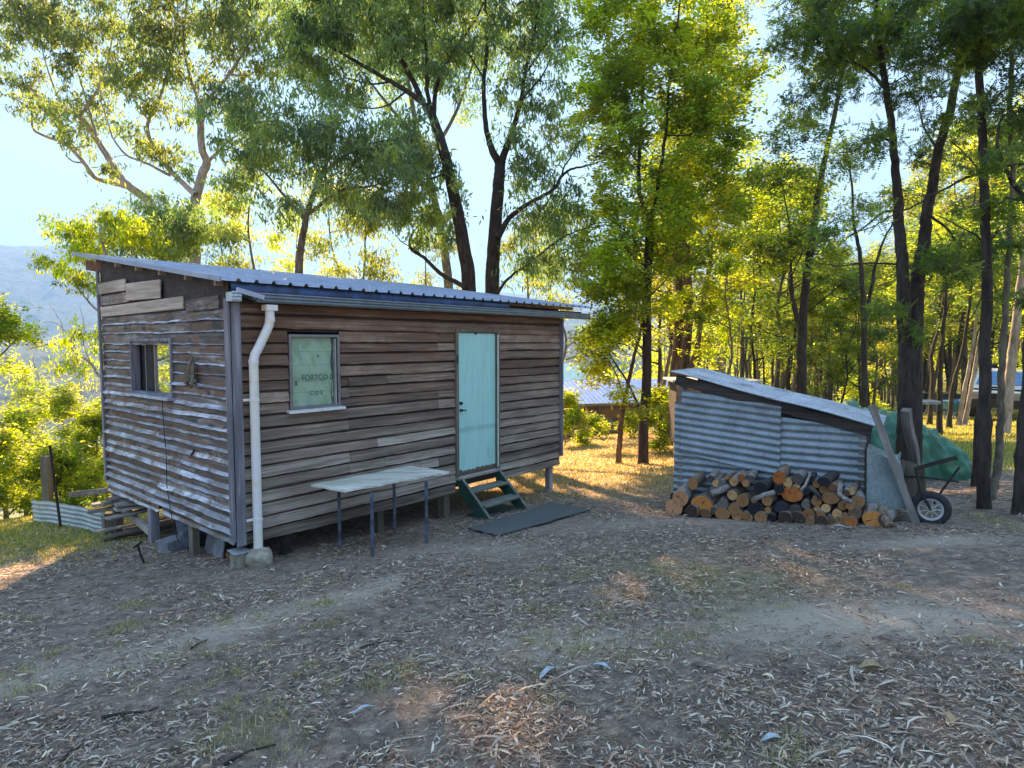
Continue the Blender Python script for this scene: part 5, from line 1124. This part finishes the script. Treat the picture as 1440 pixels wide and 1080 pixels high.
for i, (px, Y, yt, wp, k, lb) in enumerate([(795, 21, 560, 26, 70, 'bright green shrub at the end of the cabin by the round fence post'), (835, 24, 588, 14, 24, 'small pale shrub right of the round fence post'), (888, 23, 585, 12, 20, 'small leafy shrub behind the straight dark stem'), (930, 17, 555, 22, 50, 'leafy shrub leaning against the brown hut with the extinguisher'), (1205, 26, 535, 22, 50, 'bright yellow shrub behind the shed roof')]):
    auto_px(px, Y, yt, wp, 'shrub', lb, 330+i, M['bark_mid'], LF, PAL['yellow'], style='spray', nper=100, spread=.22, L=.11, W=.05, k=k, r=.025, low=.1, nl=7, cat='shrub')
# shaggy brown trunk
Y = 19.0
sh = [(PX([(x+dx, y) for x, y in [(950, 560), (955, 520), (960, 470), (962, 420), (958, 350), (962, 250), (975, 150)]], Y+dy, .1, 95+q), r_, .05) for q, (dx, dy, r_) in enumerate([(0, 0, .30), (9, -.15, .12), (-9, -.1, .10), (3, -.28, .10)])]
sh[0][0][0][2] = float(gz(sh[0][0][0][0], Y))-.1
build_tree('stringybark_tree', 'thick shaggy reddish-brown trunk behind the left end of the iron shed', sh+[(PX([(965, 525), (978, 500), (984, 460), (988, 420), (1000, 360)], Y-.3, .1, 99), .11, .04)], BL([(960, 200, 50, 70, 50), (1000, 130, 50, 50, 40), (940, 300, 40, 40, 24), (1010, 330, 40, 40, 24), (1000, 20, 60, 50, 40)], Y, 1.8), M['bark_brown'], LF, PAL['wattle'], 'spray', 110, .42, .14, .055, 111)
# individual dark stems on the right
Y = 15.0
build_tree('wattle_tree', 'dark stem leaning right and forked low, rising directly behind the shed roof', [(PX([(1127, 600), (1127, 545), (1128, 470), (1133, 400), (1143, 330), (1150, 275), (1163, 210), (1180, 130), (1192, 60), (1200, 0)], Y, .12, 111, 1), .14, .025), (PX([(1127, 462), (1117, 428), (1113, 385), (1110, 320), (1100, 260)], Y, .15, 112), .055, .012), (PX([(1137, 385), (1120, 365), (1095, 350), (1070, 345)], Y, .2, 113), .02, .006), (PX([(1140, 350), (1165, 330), (1190, 325)], Y, .2, 114), .02, .006)],
 BL([(1125, 330, 30, 22, 16), (1090, 350, 40, 30, 20), (1150, 250, 25, 20, 10), (1185, 80, 40, 50, 40), (1120, 180, 35, 35, 18), (1150, 20, 50, 30, 34), (1100, 240, 30, 30, 14), (1165, 360, 25, 15, 8)], Y, 1.2), M['bark_dark'], LF, PAL['wattle'], 'spray', 110, .30, .11, .04, 112)
Y = 12.5
build_tree('wattle_tree', 'two thin bare stems joined in a narrow vee behind the right end of the shed', [(PX([(1216, 640), (1215, 470), (1213, 400), (1208, 350), (1200, 312), (1198, 260), (1190, 200)], Y, .1, 121, 1), .07, .012), (PX([(1216, 455), (1222, 425), (1231, 375), (1242, 340), (1256, 312), (1270, 280)], Y, .15, 122), .045, .01), (PX([(1213, 400), (1190, 420), (1165, 412), (1140, 396)], Y, .15, 123), .018, .005), (PX([(1231, 375), (1205, 370), (1160, 372), (1135, 368)], Y, .1, 124), .012, .004)],
 BL([(1190, 220, 30, 25, 12), (1205, 300, 28, 20, 8), (1260, 280, 30, 20, 10), (1150, 375, 25, 12, 5)], Y, 1.0), M['bark_dark'], LF, PAL['wattle'], 'spray', 90, .26, .09, .03, 113)
FP = PAL['wattle']
Y = 8.7
tb_ = [(PX([(1277, 697), (1278, 640), (1279, 600), (1280, 540), (1279, 490)], Y, .03, 131, 1), .175, .14),
 (PX([(1275, 500), (1271, 440), (1269, 375), (1265, 320), (1263, 280), (1260, 250), (1256, 200), (1246, 125), (1236, 50), (1228, -20)], Y-.05, .07, 132), .095, .03), (PX([(1284, 500), (1288, 440), (1291, 387), (1300, 337), (1303, 300), (1311, 262), (1320, 212), (1338, 145), (1350, 80), (1362, 0), (1368, -50)], Y+.08, .07, 133), .105, .035),
 (PX([(1263, 295), (1240, 300), (1215, 320), (1190, 335)], Y, .15, 134), .022, .006), (PX([(1266, 372), (1220, 370), (1180, 374), (1150, 370)], Y, .1, 135), .016, .005), (PX([(1256, 200), (1225, 190), (1205, 210), (1180, 215)], Y, .2, 136), .02, .006), (PX([(1303, 300), (1330, 320), (1350, 345), (1372, 350)], Y, .2, 137), .022, .006), (PX([(1320, 212), (1300, 180), (1290, 140)], Y, .2, 138), .02, .006), (PX([(1246, 125), (1215, 95), (1180, 80), (1150, 50)], Y, .25, 139), .025, .006), (PX([(1350, 80), (1325, 60), (1305, 30)], Y, .2, 140), .02, .006)]
build_tree('wattle_tree', 'big dark trunk forking into two stems behind the tipped wheelbarrow', tb_, BL([(1250, 50, 60, 35, 26), (1180, 60, 45, 35, 18), (1150, 140, 30, 25, 8), (1200, 205, 28, 14, 5), (1290, 110, 35, 35, 10), (1320, 370, 45, 14, 10), (1180, 325, 25, 10, 4), (1355, 350, 24, 14, 4), (1250, 440, 20, 10, 3), (1300, -15, 120, 25, 30), (1130, 30, 40, 30, 12), (1345, 200, 30, 24, 6), (1270, 470, 14, 8, 2)], Y, .9), M['bark_dark'], M['leaf_fern'], FP, 'fern', 70, .22, .13, .030, 114, minr=.004)
Y = 7.45
build_tree('wattle_tree', 'straight single dark trunk standing between the green tarpaulin and the right edge', [
 (PX([(1384, 722), (1385, 650), (1386, 600), (1386, 500), (1389, 430), (1388, 375), (1387, 325), (1385, 275), (1382, 200), (1378, 120), (1375, 0), (1372, -60)], Y, .03, 141, 1), .078, .036),
 (PX([(1386, 345), (1372, 330), (1355, 322), (1330, 308), (1312, 300)], Y, .1, 142), .014, .004), (PX([(1384, 250), (1365, 225), (1345, 205), (1328, 190)], Y, .1, 143), .013, .004), (PX([(1387, 345), (1405, 325), (1425, 315), (1445, 300)], Y, .1, 144), .012, .004), (PX([(1388, 400), (1370, 440), (1352, 460)], Y, .1, 145), .009, .003), (PX([(1380, 160), (1400, 140), (1420, 120)], Y, .1, 146), .012, .004)],
 BL([(1330, 50, 50, 30, 14), (1400, 40, 45, 35, 16), (1415, 130, 30, 25, 8), (1340, 165, 28, 14, 4), (1325, 380, 30, 12, 4), (1420, 310, 24, 14, 4), (1375, -20, 80, 20, 18)], Y, .8), M['bark_dark'], M['leaf_fern'], FP, 'fern', 70, .20, .12, .028, 115, minr=.0035)
build_tree('wattle_tree', 'slimmer bowed stem close beside the straight trunk on the right', [(PX([(1392, 700), (1400, 672), (1405, 640), (1407, 590), (1408, 540), (1412, 480), (1416, 400), (1421, 320), (1424, 240), (1420, 150), (1424, 60), (1428, -40)], 8.0, .04, 151, 1), .055, .025), (PX([(1421, 330), (1405, 345), (1396, 352)], 8.0, .05, 152), .012, .004)], BL([(1430, 200, 25, 30, 7), (1425, 30, 40, 40, 14), (1410, 350, 14, 8, 2)], 8.0, .7), M['bark_mid'], M['leaf_fern'], FP, 'fern', 70, .20, .12, .028, 116, minr=.0035)
Y = 7.0
build_tree('wattle_tree', 'dark trunk cut by the right picture edge, its long bare bough reaching left', [
 (PX([(1436, 726), (1441, 650), (1446, 560), (1452, 460), (1456, 360), (1458, 260), (1462, 120), (1465, -20)], Y, .03, 161, 1), .10, .045), (PX([(1452, 300), (1438, 275), (1425, 258), (1417, 242), (1406, 218), (1402, 200), (1406, 175), (1412, 160)], Y, .06, 162), .035, .010),
 (PX([(1456, 225), (1425, 232), (1400, 237), (1355, 252), (1317, 272), (1280, 292), (1260, 300), (1228, 318), (1195, 330)], Y+.3, .08, 163), .022, .005), (PX([(1317, 272), (1290, 275), (1262, 262)], Y+.3, .08, 164), .008, .003)],
 BL([(1420, 60, 45, 40, 18), (1440, 160, 30, 30, 9), (1425, 270, 20, 18, 4), (1380, 20, 40, 25, 8), (1400, 225, 20, 12, 3), (1440, 420, 14, 20, 2)], Y, .8), M['bark_dark'], M['leaf_fern'], FP, 'fern', 75, .20, .12, .028, 117, minr=.0035)
build_tree('gum_tree', 'pale leaning gum trunk in front of the white car', [(PX([(1410, 612), (1415, 575), (1421, 520), (1427, 470), (1434, 410), (1442, 330), (1455, 200)], 17, .05, 171, 1), .17, .06)], BL([(1455, 180, 50, 60, 26), (1420, 330, 30, 40, 10)], 17, 1.5), M['bark_gum'], LF, PAL['wattle'], 'spray', 100, .4, .14, .05, 118)
for i, (xs, Yt, lb, mt) in enumerate([([(1335, 582), (1340, 545), (1352, 500), (1362, 440), (1368, 380)], 20, 'thin leaning stem left of the blue garden cart', 'bark_dark'), ([(1348, 592), (1354, 560), (1362, 520), (1372, 460), (1378, 400)], 21, 'pale sunlit sapling leaning right beside the white car bonnet', 'bark_gum'), ([(1356, 593), (1363, 560), (1370, 520), (1380, 460), (1390, 410)], 21, 'second pale sapling leaning right, nearest the bull bar', 'bark_gum'), ([(1322, 588), (1322, 540), (1325, 480), (1330, 420), (1326, 350)], 18, 'thin upright dark stem right of the green tarpaulin peak', 'bark_dark'), ([(1308, 572), (1312, 535), (1310, 500), (1320, 460), (1330, 400)], 22, 'forked dark stem just above the pale boards on the tarpaulin', 'bark_dark')]):
    build_tree('wattle_tree', lb, [(PX(xs, Yt, .08, 180+i, 1), .085, .03)], BL([(xs[-1][0], xs[-1][1]-30, 26, 40, 16), (xs[-1][0]-10, xs[-1][1]+30, 26, 26, 6)], Yt, 1.2), M[mt], LF, PAL['wattle'], 'spray', 90, .36, .13, .05, 190+i)
G = gh(1370, 684); mb = MB(); mb.tube([(0, 0, -.1), (.01, 0, .4), (.0, 0, .95), (.02, 0, 1.1)], [.05, .045, .04, .03], 8); o = mb.build('dead_stem', M['bark_dark']); o.location = G; props(o, 'short broken stem left of the straight right-hand trunk', 'stump')
# the grove: five kinds, copied
def copy_thing(o, loc, rz, sc, label=None):
    c = o.copy(); S.collection.objects.link(c); c.location = loc; c.rotation_euler = (0, 0, rz); c.scale = (sc, sc, sc)
    for ch in [q for q in S.objects if q.parent == o]:
        d = ch.copy(); d.parent = c; S.collection.objects.link(d)
    return c
GL = 'slender wattle among the many thin stems of the grove behind the shed'
protos = []; grove = []
for i in range(6):
    rg = np.random.default_rng(500+i)
    tall = i >= 3
    protos.append(auto_tree('grove_tree', GL, (0, 0, 0), 9.0 if tall else 7.0, 1.5 if tall else 1.3, 500+i, M['bark_dark' if i % 2 else 'bark_mid'], LF, PAL[['yellow', 'wattle', 'olive'][i % 3]], style='spray', nper=75, spread=.36, L=.15, W=.062, k=62, r=.085, low=.30 if i % 2 else .45, lean=(rg.uniform(-.8, .8), rg.uniform(-.5, .5)), group='thin wattles of the grove', nl=9))
rg = random.Random(31); first = [True]*6; placed = []
gcount = {}
def place_grove(px, Y, i, sc):
    x = (px-720)/FPX*Y; z = float(gz(x, Y))-.12
    if first[i]: t = protos[i]; t.location = (x, Y, z); t.rotation_euler = (0, 0, rg.uniform(0, 6.28)); t.scale = (sc, sc, sc); first[i] = False
    else: t = copy_thing(protos[i], (x, Y, z), rg.uniform(0, 6.28), sc)
    grove.append((px, Y, t))
cnt_g = 0
while cnt_g < 125:
    Y = rg.uniform(14, 30) if rg.random() < .45 else rg.uniform(28, 60); px = rg.uniform(925, 1560)
    x = (px-720)/FPX*Y
    if 1235 < px < 1460 and Y < 27: continue
    if px < 1000 and Y < 18: continue
    if abs(px-930) < 60 and Y > 30: continue
    if 21 < Y < 46 and abs(x-(14-.28*(Y-20))) < 4.2: continue
    if any((x-a)**2+(Y-b)**2 < .8 for a, b in placed): continue
    placed.append((x, Y)); gap = 1120 < px < 1290
    target = rg.uniform(330, 430) if gap else rg.uniform(180, 380) if px < 1120 else rg.uniform(120, 380)
    zt_ = ztop_(target, Y); H = zt_-float(gz(x, Y)); i = rg.randrange(6); sc = max(.55, min(1.75, H/(9.6 if i >= 3 else 7.6)))
    place_grove(px, Y, i, sc); cnt_g += 1
grove.sort(key=lambda q: q[0])
for px, Y, t in grove:
    zone = 'left of the iron shed' if px < 1000 else 'behind the iron shed roof' if px < 1225 else 'beyond the green tarpaulin' if px < 1350 else 'about the white car'
    if Y > 34 or px > 1445:
        t['label'] = 'thin far-off wattle among the massed stems %s' % zone; t['group'] = 'far thin wattles %s' % zone
    else:
        gcount[zone] = gcount.get(zone, 0)+1
        t['label'] = 'nearer slender grove wattle, %s from left among those %s' % (ordn[min(24, gcount[zone]-1)], zone); t['group'] = 'nearer wattles of the grove'
# trees outside the left of the frame, mirrored in the end window
for i, (x, y, H) in enumerate([(-11.5, 10.2, 5.5), (-13.5, 11.6, 6.5), (-15.5, 11.0, 6)]):
    auto_tree('wattle_tree', ['yellow-lit wattle mirrored in the end window, nearest of three beyond the left frame edge', 'yellow-lit wattle mirrored in the end window, tallest of three beyond the left frame edge', 'yellow-lit wattle mirrored in the end window, farthest beyond the left frame edge'][i], (x, y, float(gz(x, y))-.1), H, 1.5, 600+i, M['bark_mid'], LF, PAL['yellow'], style='spray', nper=100, spread=.35, L=.12, W=.05, k=60, r=.09, low=.2, nl=8)
# distant woodland behind everything on the right and centre: one mass nobody could count
def woodland():
    rg = np.random.default_rng(9); V = []; C = []; k = 0
    cs = []
    for _ in range(5200):
        Y = rg.uniform(58, 115); px = rg.uniform(250, 1900); x = (px-720)/FPX*Y
        g0 = float(gz(x, Y)); hi = 7+5*vnoise(px/60.0, Y/20.0, 4)+(0 if px > 800 else 3)
        cs.append((x, Y, g0+1.0+float(hi)*rg.uniform(0, 1)**.8))
    cs = np.array(cs); V, F, col = leaf_arrays(cs, 26, 1.3, .55, .26, 'any', PAL['yellow']+PAL['olive'], rg)
    o = fast_mesh('distant_woodland', V, [F], LF, cols=col); props(o, kind='stuff')
    tr = []
    for _ in range(260):
        Y = rg.uniform(40, 80); px = rg.uniform(930, 1600); x = (px-720)/FPX*Y; z = float(gz(x, Y)); h = rg.uniform(6, 10); l_ = rg.normal(size=2)*.5
        tr.append((np.array([[x, Y, z-.3], [x+l_[0]*.4, Y, z+h*.4], [x+l_[0], Y+l_[1], z+h]]), np.array([.13, .10, .04])*rg.uniform(.5, 1.2), 5))
    V, F = tubes(tr); o = fast_mesh('distant_stems', V, [F], M['bark_mid'], smooth=True); props(o, kind='stuff')
woodland()
# ------------------------------------------------------------------ leaf litter, chips and grass
def litter():
    rg = np.random.default_rng(3)
    N_ = 330000; u = rg.random(N_); r = 1.3+(13.5-1.3)*u**.9; a = rg.uniform(R(-50), R(50), N_); x = r*np.sin(a)*1.05; y = r*np.cos(a)
    bare, dry, g = masks(x, y); n = fbm(x*1.6, y*1.6, 3, 71); n2 = fbm(x*5, y*5, 2, 75)
    p = np.clip((n-.44)*4.2+.30+(n2-.5)*1.5, .05, 1)*(1-.85*bare)*(1-.55*g)
    q = -.764*x+.645*y; loc_u = (x-CO[0])*math.cos(CA)+(y-CO[1])*math.sin(CA); loc_v = -(x-CO[0])*math.sin(CA)+(y-CO[1])*math.cos(CA)
    p = np.where((loc_u > .2) & (loc_u < 5.6) & (loc_v > .1) & (loc_v < 3.6), .15, p)
    keep = rg.random(N_) < p*np.clip(.30+1.5/np.maximum(r, 1)+.25, 0, 1); x, y, r = x[keep], y[keep], r[keep]; n = len(x)
    z = gz(x, y)+rg.uniform(.003, .022, n)
    L = rg.lognormal(math.log(.034), .42, n).clip(.014, .072)*(1+.02*r); strip = rg.random(n) < .009; L = np.where(strip, rg.uniform(.10, .24, n), L); W = L*np.where(strip, rg.uniform(.04, .08, n), rg.uniform(.09, .21, n)); th = rg.normal(.35, 1.0, n)
    d = np.stack([np.cos(th), np.sin(th), rg.normal(0, .16, n)], -1); d = unit(d); nn_ = unit(rg.normal(size=(n, 3))*.35+np.array([0, 0, 1])); s = unit(np.cross(d, nn_)); up = np.cross(s, d)
    P = np.stack([x, y, z], -1); cv = rg.normal(.0, .09, n)[:, None]*L[:, None]; cs = rg.normal(0, .08, n)[:, None]*L[:, None]
    l, w_ = L[:, None], W[:, None]; fold = up*w_*.25
    V = np.stack([P-d*l*.5, P-d*l*.15+s*w_*.5+fold+up*cv*.6+s*cs, P-d*l*.15-s*w_*.5+fold+up*cv*.6+s*cs, P+d*l*.2+s*w_*.42+fold+up*cv*.8+s*cs, P+d*l*.2-s*w_*.42+fold+up*cv*.8+s*cs, P+d*l*.5], 1).reshape(-1, 3)
    b = (np.arange(n)*6)[:, None]; T = np.concatenate([b+np.array([[0, 1, 2]]), b+np.array([[3, 5, 4]])], 0); Q = b+np.array([[1, 3, 4, 2]])
    pal = np.array([(.44, .36, .28), (.30, .21, .15), (.60, .52, .43), (.16, .10, .07), (.36, .18, .11), (.09, .065, .05), (.38, .32, .27), (.62, .50, .34), (.24, .19, .15)])
    col = pal[rg.choice(len(pal), n, p=[.15, .19, .09, .18, .10, .13, .06, .05, .05])]*rg.uniform(.65, 1.15, n)[:, None]
    cols = np.concatenate([col, col, col], 0)
    o = fast_mesh('leaf_litter', V, [T, Q], M['litter'], cols=cols); props(o, kind='stuff')
    print('litter', n)
    # small broken chips and twigs
    N_ = 110000; u = rg.random(N_); r = 1.2+(12-1.2)*u**.8; a = rg.uniform(R(-50), R(50), N_); x = r*np.sin(a)*1.05; y = r*np.cos(a); n = N_
    bare, dry, g = masks(x, y); keep = rg.random(n) < (1-.6*bare)*np.clip(fbm(x*2.3, y*2.3, 3, 88)*1.9-.35, .1, 1); x, y = x[keep], y[keep]; n = len(x)
    z = gz(x, y)+rg.uniform(.002, .012, n); L = rg.uniform(.008, .028, n); W = L*rg.uniform(.12, .6, n); tw = rg.random(n) < .3; L = np.where(tw, L*2.6, L); W = np.where(tw, .0025, W)
    th = rg.uniform(0, 6.28, n); d = unit(np.stack([np.cos(th), np.sin(th), rg.normal(0, .2, n)], -1)); s = unit(np.cross(d, unit(rg.normal(size=(n, 3))*.4+np.array([0, 0, 1])))); P = np.stack([x, y, z], -1)
    V = np.stack([P-d*L[:, None]/2-s*W[:, None]*.3, P-d*L[:, None]/2+s*W[:, None]*.4, P+d*L[:, None]/2+s*W[:, None]*.3, P+d*L[:, None]/2-s*W[:, None]*.4], 1).reshape(-1, 3)
    pal2 = np.array([(.42, .35, .28), (.20, .15, .12), (.55, .48, .40), (.08, .06, .05), (.30, .21, .15)]); col = pal2[rg.integers(0, 5, n)]*rg.uniform(.6, 1.2, n)[:, None]
    o = fast_mesh('litter_chips', V, [np.arange(n*4).reshape(-1, 4)], M['litter'], cols=col); props(o, kind='stuff')
    # fallen leaves lying on the cabin roof
    n = 420; uu = rg.uniform(-.1, 6.3, n); vv = rg.uniform(-.1, 4.4, n); th = rg.uniform(0, 6.28, n)
    ca_, sa_ = math.cos(CA), math.sin(CA); L = rg.uniform(.03, .09, n); W = L*.25
    du, dv_ = np.cos(th), np.sin(th)
    def W3(u_, v_): return np.stack([CO[0]+u_*ca_-v_*sa_, CO[1]+u_*sa_+v_*ca_, ZF+SL*(v_+.12)+.036+0*u_], -1)
    V = np.stack([W3(uu-du*L/2, vv-dv_*L/2), W3(uu+dv_*W/2, vv-du*W/2), W3(uu+du*L/2, vv+dv_*L/2), W3(uu-dv_*W/2, vv+du*W/2)], 1).reshape(-1, 3)
    col = pal2[rg.integers(0, 5, n)]*.5; o = fast_mesh('roof_litter', V, [np.arange(n*4).reshape(-1, 4)], M['litter'], cols=col); props(o, kind='stuff')
litter()
def blades(name, x, y, L, W, pal, rg, lean=.45):
    n = len(x); z = gz(x, y)-.004; th = rg.uniform(0, 6.28, n); h = np.stack([np.cos(th), np.sin(th), 0*th], -1); s = np.stack([-np.sin(th), np.cos(th), 0*th], -1)
    l = L[:, None]; ln = rg.uniform(.15, 1, n)[:, None]*lean; P = np.stack([x, y, z], -1); up = np.array([0, 0, 1.0])
    m = P+up*l*.6+h*l*ln*.45; t = P+up*l*(1-.25*ln)+h*l*ln*1.25; w_ = W[:, None]/2
    V = np.stack([P-s*w_, P+s*w_, m+s*w_*.8, m-s*w_*.8, t], 1).reshape(-1, 3); b = (np.arange(n)*5)[:, None]
    col = np.array(pal)[rg.integers(0, len(pal), n)]*rg.uniform(.7, 1.2, n)[:, None]
    o = fast_mesh(name, V, [b+np.array([[0, 1, 2, 3]]), b+np.array([[3, 2, 4]])], M['grass'], cols=np.concatenate([col, col])); return props(o, kind='stuff')
def grass():
    rg = np.random.default_rng(12)
    GP = [(.11, .15, .035), (.17, .18, .06), (.24, .22, .10), (.30, .27, .14)]; DP = [(.34, .30, .18), (.26, .24, .11), (.19, .20, .07), (.42, .38, .24)]
    xs, ys, Ls, Ws = [], [], [], []
    tu = [(560, 940, 1), (530, 965, 1.2), (578, 948, 1), (770, 985, 1), (650, 957, .9), (690, 955, .7), (745, 858, 1), (780, 862, 1), (815, 893, .8), (930, 915, .9), (20, 950, 1.3), (185, 852, 1), (160, 890, 1), (178, 880, 1), (445, 880, .8), (450, 850, 1), (330, 945, 1.1), (300, 1045, 1.2), (340, 1030, 1.2), (395, 1045, 1.4), (60, 790, .9), (1120, 1062, 1.2), (1098, 1070, 1), (1385, 905, .9), (5, 870, 1), (48, 872, .8), (430, 820, .9), (465, 822, .8), (755, 948, .9), (880, 925, .9), (25, 975, 1.2), (75, 920, .9), (385, 1010, 1.2), (1400, 735, 1.3), (1375, 728, 1.2), (1430, 745, 1), (210, 790, .6), (170, 775, .7), (140, 770, 1), (100, 760, 1)]
    r_ = random.Random(2)
    for _ in range(46):
        tu.append((r_.uniform(720, 1000), r_.uniform(800, 925), r_.uniform(.45, .8)))
    for _ in range(46): tu.append((r_.uniform(160, 480), r_.uniform(835, 1000), r_.uniform(.4, .8)))
    for _ in range(20): tu.append((r_.uniform(0, 1440), r_.uniform(800, 1070), r_.uniform(.3, .6)))
    for px, py, s in tu:
        G = gh(px, py); k = int(75*s+20); R_ = .055*s+.01; xs.append(G[0]+rg.normal(0, R_, k)); ys.append(G[1]+rg.normal(0, R_, k)); Ls.append(rg.uniform(.02, .068, k)*s); Ws.append(rg.uniform(.0022, .0042, k))
    blades('grass_tufts', np.concatenate(xs), np.concatenate(ys), np.concatenate(Ls), np.concatenate(Ws), GP+DP+DP, rg, .8)
    # sparse short dry grass over the patches
    n = 60000; x = rg.uniform(-6, 4, n); y = rg.uniform(2.2, 8, n); b_, d_, g_ = masks(x, y); k = rg.random(n) < np.clip(g_*1.3, 0, 1)*.8; x, y = x[k], y[k]; n = len(x)
    blades('dry_grass', x, y, rg.uniform(.012, .034, n), np.full(n, .003), GP+DP, rg, 1.0)
    # lawn at the right, slope at the left, straw in the sunny gap
    n = 200000; y = rg.uniform(8, 30, n); x = rg.uniform(-.3, 1.05, n)*y; b_, d_, g_ = masks(x, y); k = (rg.random(n) < g_*np.clip(1.4-y/26, .25, 1)) & (x > 5); x, y = x[k], y[k]; n = len(x)
    blades('lawn_grass', x, y, rg.uniform(.03, .09, n), .006+.0006*y, [(.24, .25, .05), (.34, .30, .08), (.42, .36, .14), (.16, .19, .04)], rg)
    n = 60000; y = rg.uniform(6.5, 15, n); x = -rg.uniform(.5, 1.05, n)*y; b_, d_, g_ = masks(x, y); k = rg.random(n) < g_; x, y = x[k], y[k]; n = len(x)
    blades('slope_grass', x, y, rg.uniform(.02, .06, n), .006+.0006*y, [(.22, .24, .05), (.34, .30, .08), (.42, .36, .14), (.15, .18, .04)], rg)
    n = 60000; y = rg.uniform(9, 26, n); x = rg.uniform(-.12, .42, n)*y; b_, d_, g_ = masks(x, y); k = rg.random(n) < d_*.8; x, y = x[k], y[k]; n = len(x)
    blades('straw', x, y, rg.uniform(.03, .08, n), .006+.0008*y, [(.40, .30, .15), (.30, .21, .10), (.50, .40, .24), (.24, .20, .07)], rg, 1.6)
grass()
def stick(label, pts, r, m='bark_mid', name='fallen_stick', cat='stick'):
    P = [gh(*p)+np.array([0, 0, r*1.2+.01*(i % 2)]) for i, p in enumerate(pts)]; c = P[0]; mb = MB(); mb.tube([p-c for p in P], list(np.linspace(r, r*.5, len(P))), 7); o = mb.build(name, M[m], smooth=True); o.location = c; props(o, label, cat)
stick('black stick lying lower left among pale leaves, second from the frame corner', [(82, 1080), (98, 1062), (117, 1045)], .008, 'bark_dark')
stick('long dark stick in the bottom left litter, pointing at the cabin', [(315, 1078), (350, 1062), (388, 1050)], .009, 'bark_dark')
stick('dark jagged stick lying level in the left litter below the bare track', [(142, 1012), (175, 1008), (205, 1004), (222, 1000)], .010, 'bark_dark')
stick('short dark twig on the bare grey track at left', [(268, 914), (280, 908), (292, 901)], .007, 'bark_dark')
stick('thin dark twig in front of the table legs', [(505, 912), (530, 908), (550, 902), (565, 905)], .007, 'bark_dark')
stick('pale grass stalk curving across the litter at lower left', [(452, 985), (465, 1000), (478, 1022)], .003, 'pole')
stick('slim brown twig beneath the table leg nearest the camera', [(575, 788), (600, 782), (640, 778)], .008, 'pole')
def shard(label, px, py, L, W, rz, m, seed, name='bark_flake', cat='bark'):
    G = gh(px, py); rg = np.random.default_rng(seed); n = 7; rows = []
    for i in range(n+1):
        t = i/n; w_ = W*(math.sin(math.pi*min(.97, max(.03, t)))**.5)*(1+rg.normal()*.08); c_ = .10*L*math.sin(t*math.pi)
        rows.append([((t-.5)*L, s*w_/2, c_+abs(s)*w_*.45+.012) for s in (-1, -.5, 0, .5, 1)])
    mb = MB(); mb.grid(rows); o = mb.build(name, M[m], smooth=True, solid=.004); o.location = G; o.rotation_euler = (0, 0, rz); props(o, label, cat)
shard('curled blue-grey bark flake beside a grass tuft in the middle foreground', 770, 950, .15, .035, .9, 'pale_bark', 1)
shard('small flat blue-grey bark flake right of the curled one', 846, 941, .11, .03, -.5, 'pale_bark', 2)
shard('big dry tan leaf lying alone on the dark dirt at right', 1226, 944, .13, .06, -.15, 'dry_leaf', 3, 'dry_leaf', 'leaf')
shard('cupped brown seed husk on the dirt near the lower right corner', 1340, 1018, .075, .055, .6, 'dry_leaf', 4, 'dry_husk', 'husk')
shard('pale blue-white scrap in the litter at bottom right of centre', 1085, 1044, .10, .03, .2, 'pale_bark', 5, 'scrap', 'scrap')
shard('greenish bark strip lying in the litter at lower centre left', 510, 1002, .12, .02, .7, 'pale_bark', 6)
# ------------------------------------------------------------------ haze over the valley
def haze():
    bpy_box = MB(); bpy_box.box((0, 700, 95), (7600, 6200, 490)); me = bpy_box.build('haze', [])
    m = bpy.data.materials.new('haze'); m.use_nodes = True; nt = m.node_tree; nt.nodes.clear(); out = nt.nodes.new('ShaderNodeOutputMaterial'); v = nt.nodes.new('ShaderNodeVolumePrincipled')
    v.inputs['Color'].default_value = (.16, .46, 1, 1); v.inputs['Density'].default_value = HAZE; v.inputs['Anisotropy'].default_value = .2
    nt.links.new(v.outputs[0], out.inputs['Volume']); me.data.materials.append(m); props(me, kind='stuff')
HAZE = .0005
haze()

# brighter shade put into the colours: one common lift of every solid base colour, kept under that of white paint
for m in list(bpy.data.materials):
    if m.name in ('leaf', 'leaf_gum', 'leaf_fern', 'litter', 'grass', 'haze', 'louvre_glass', 'window_glass', 'hill_forest') or m.name.startswith('cut_') or not m.use_nodes: continue
    nt = m.node_tree; p = nt.nodes.get('Principled BSDF')
    if not p or not p.inputs['Base Color'].links: continue
    src = p.inputs['Base Color'].links[0].from_socket
    a = nt.nodes.new('ShaderNodeVectorMath'); a.operation = 'SCALE'; a.inputs['Scale'].default_value = 1.5
    c = nt.nodes.new('ShaderNodeVectorMath'); c.operation = 'MINIMUM'; c.inputs[1].default_value = (.84, .84, .84)
    nt.links.new(src, a.inputs[0]); nt.links.new(a.outputs[0], c.inputs[0]); nt.links.new(c.outputs[0], p.inputs['Base Color'])
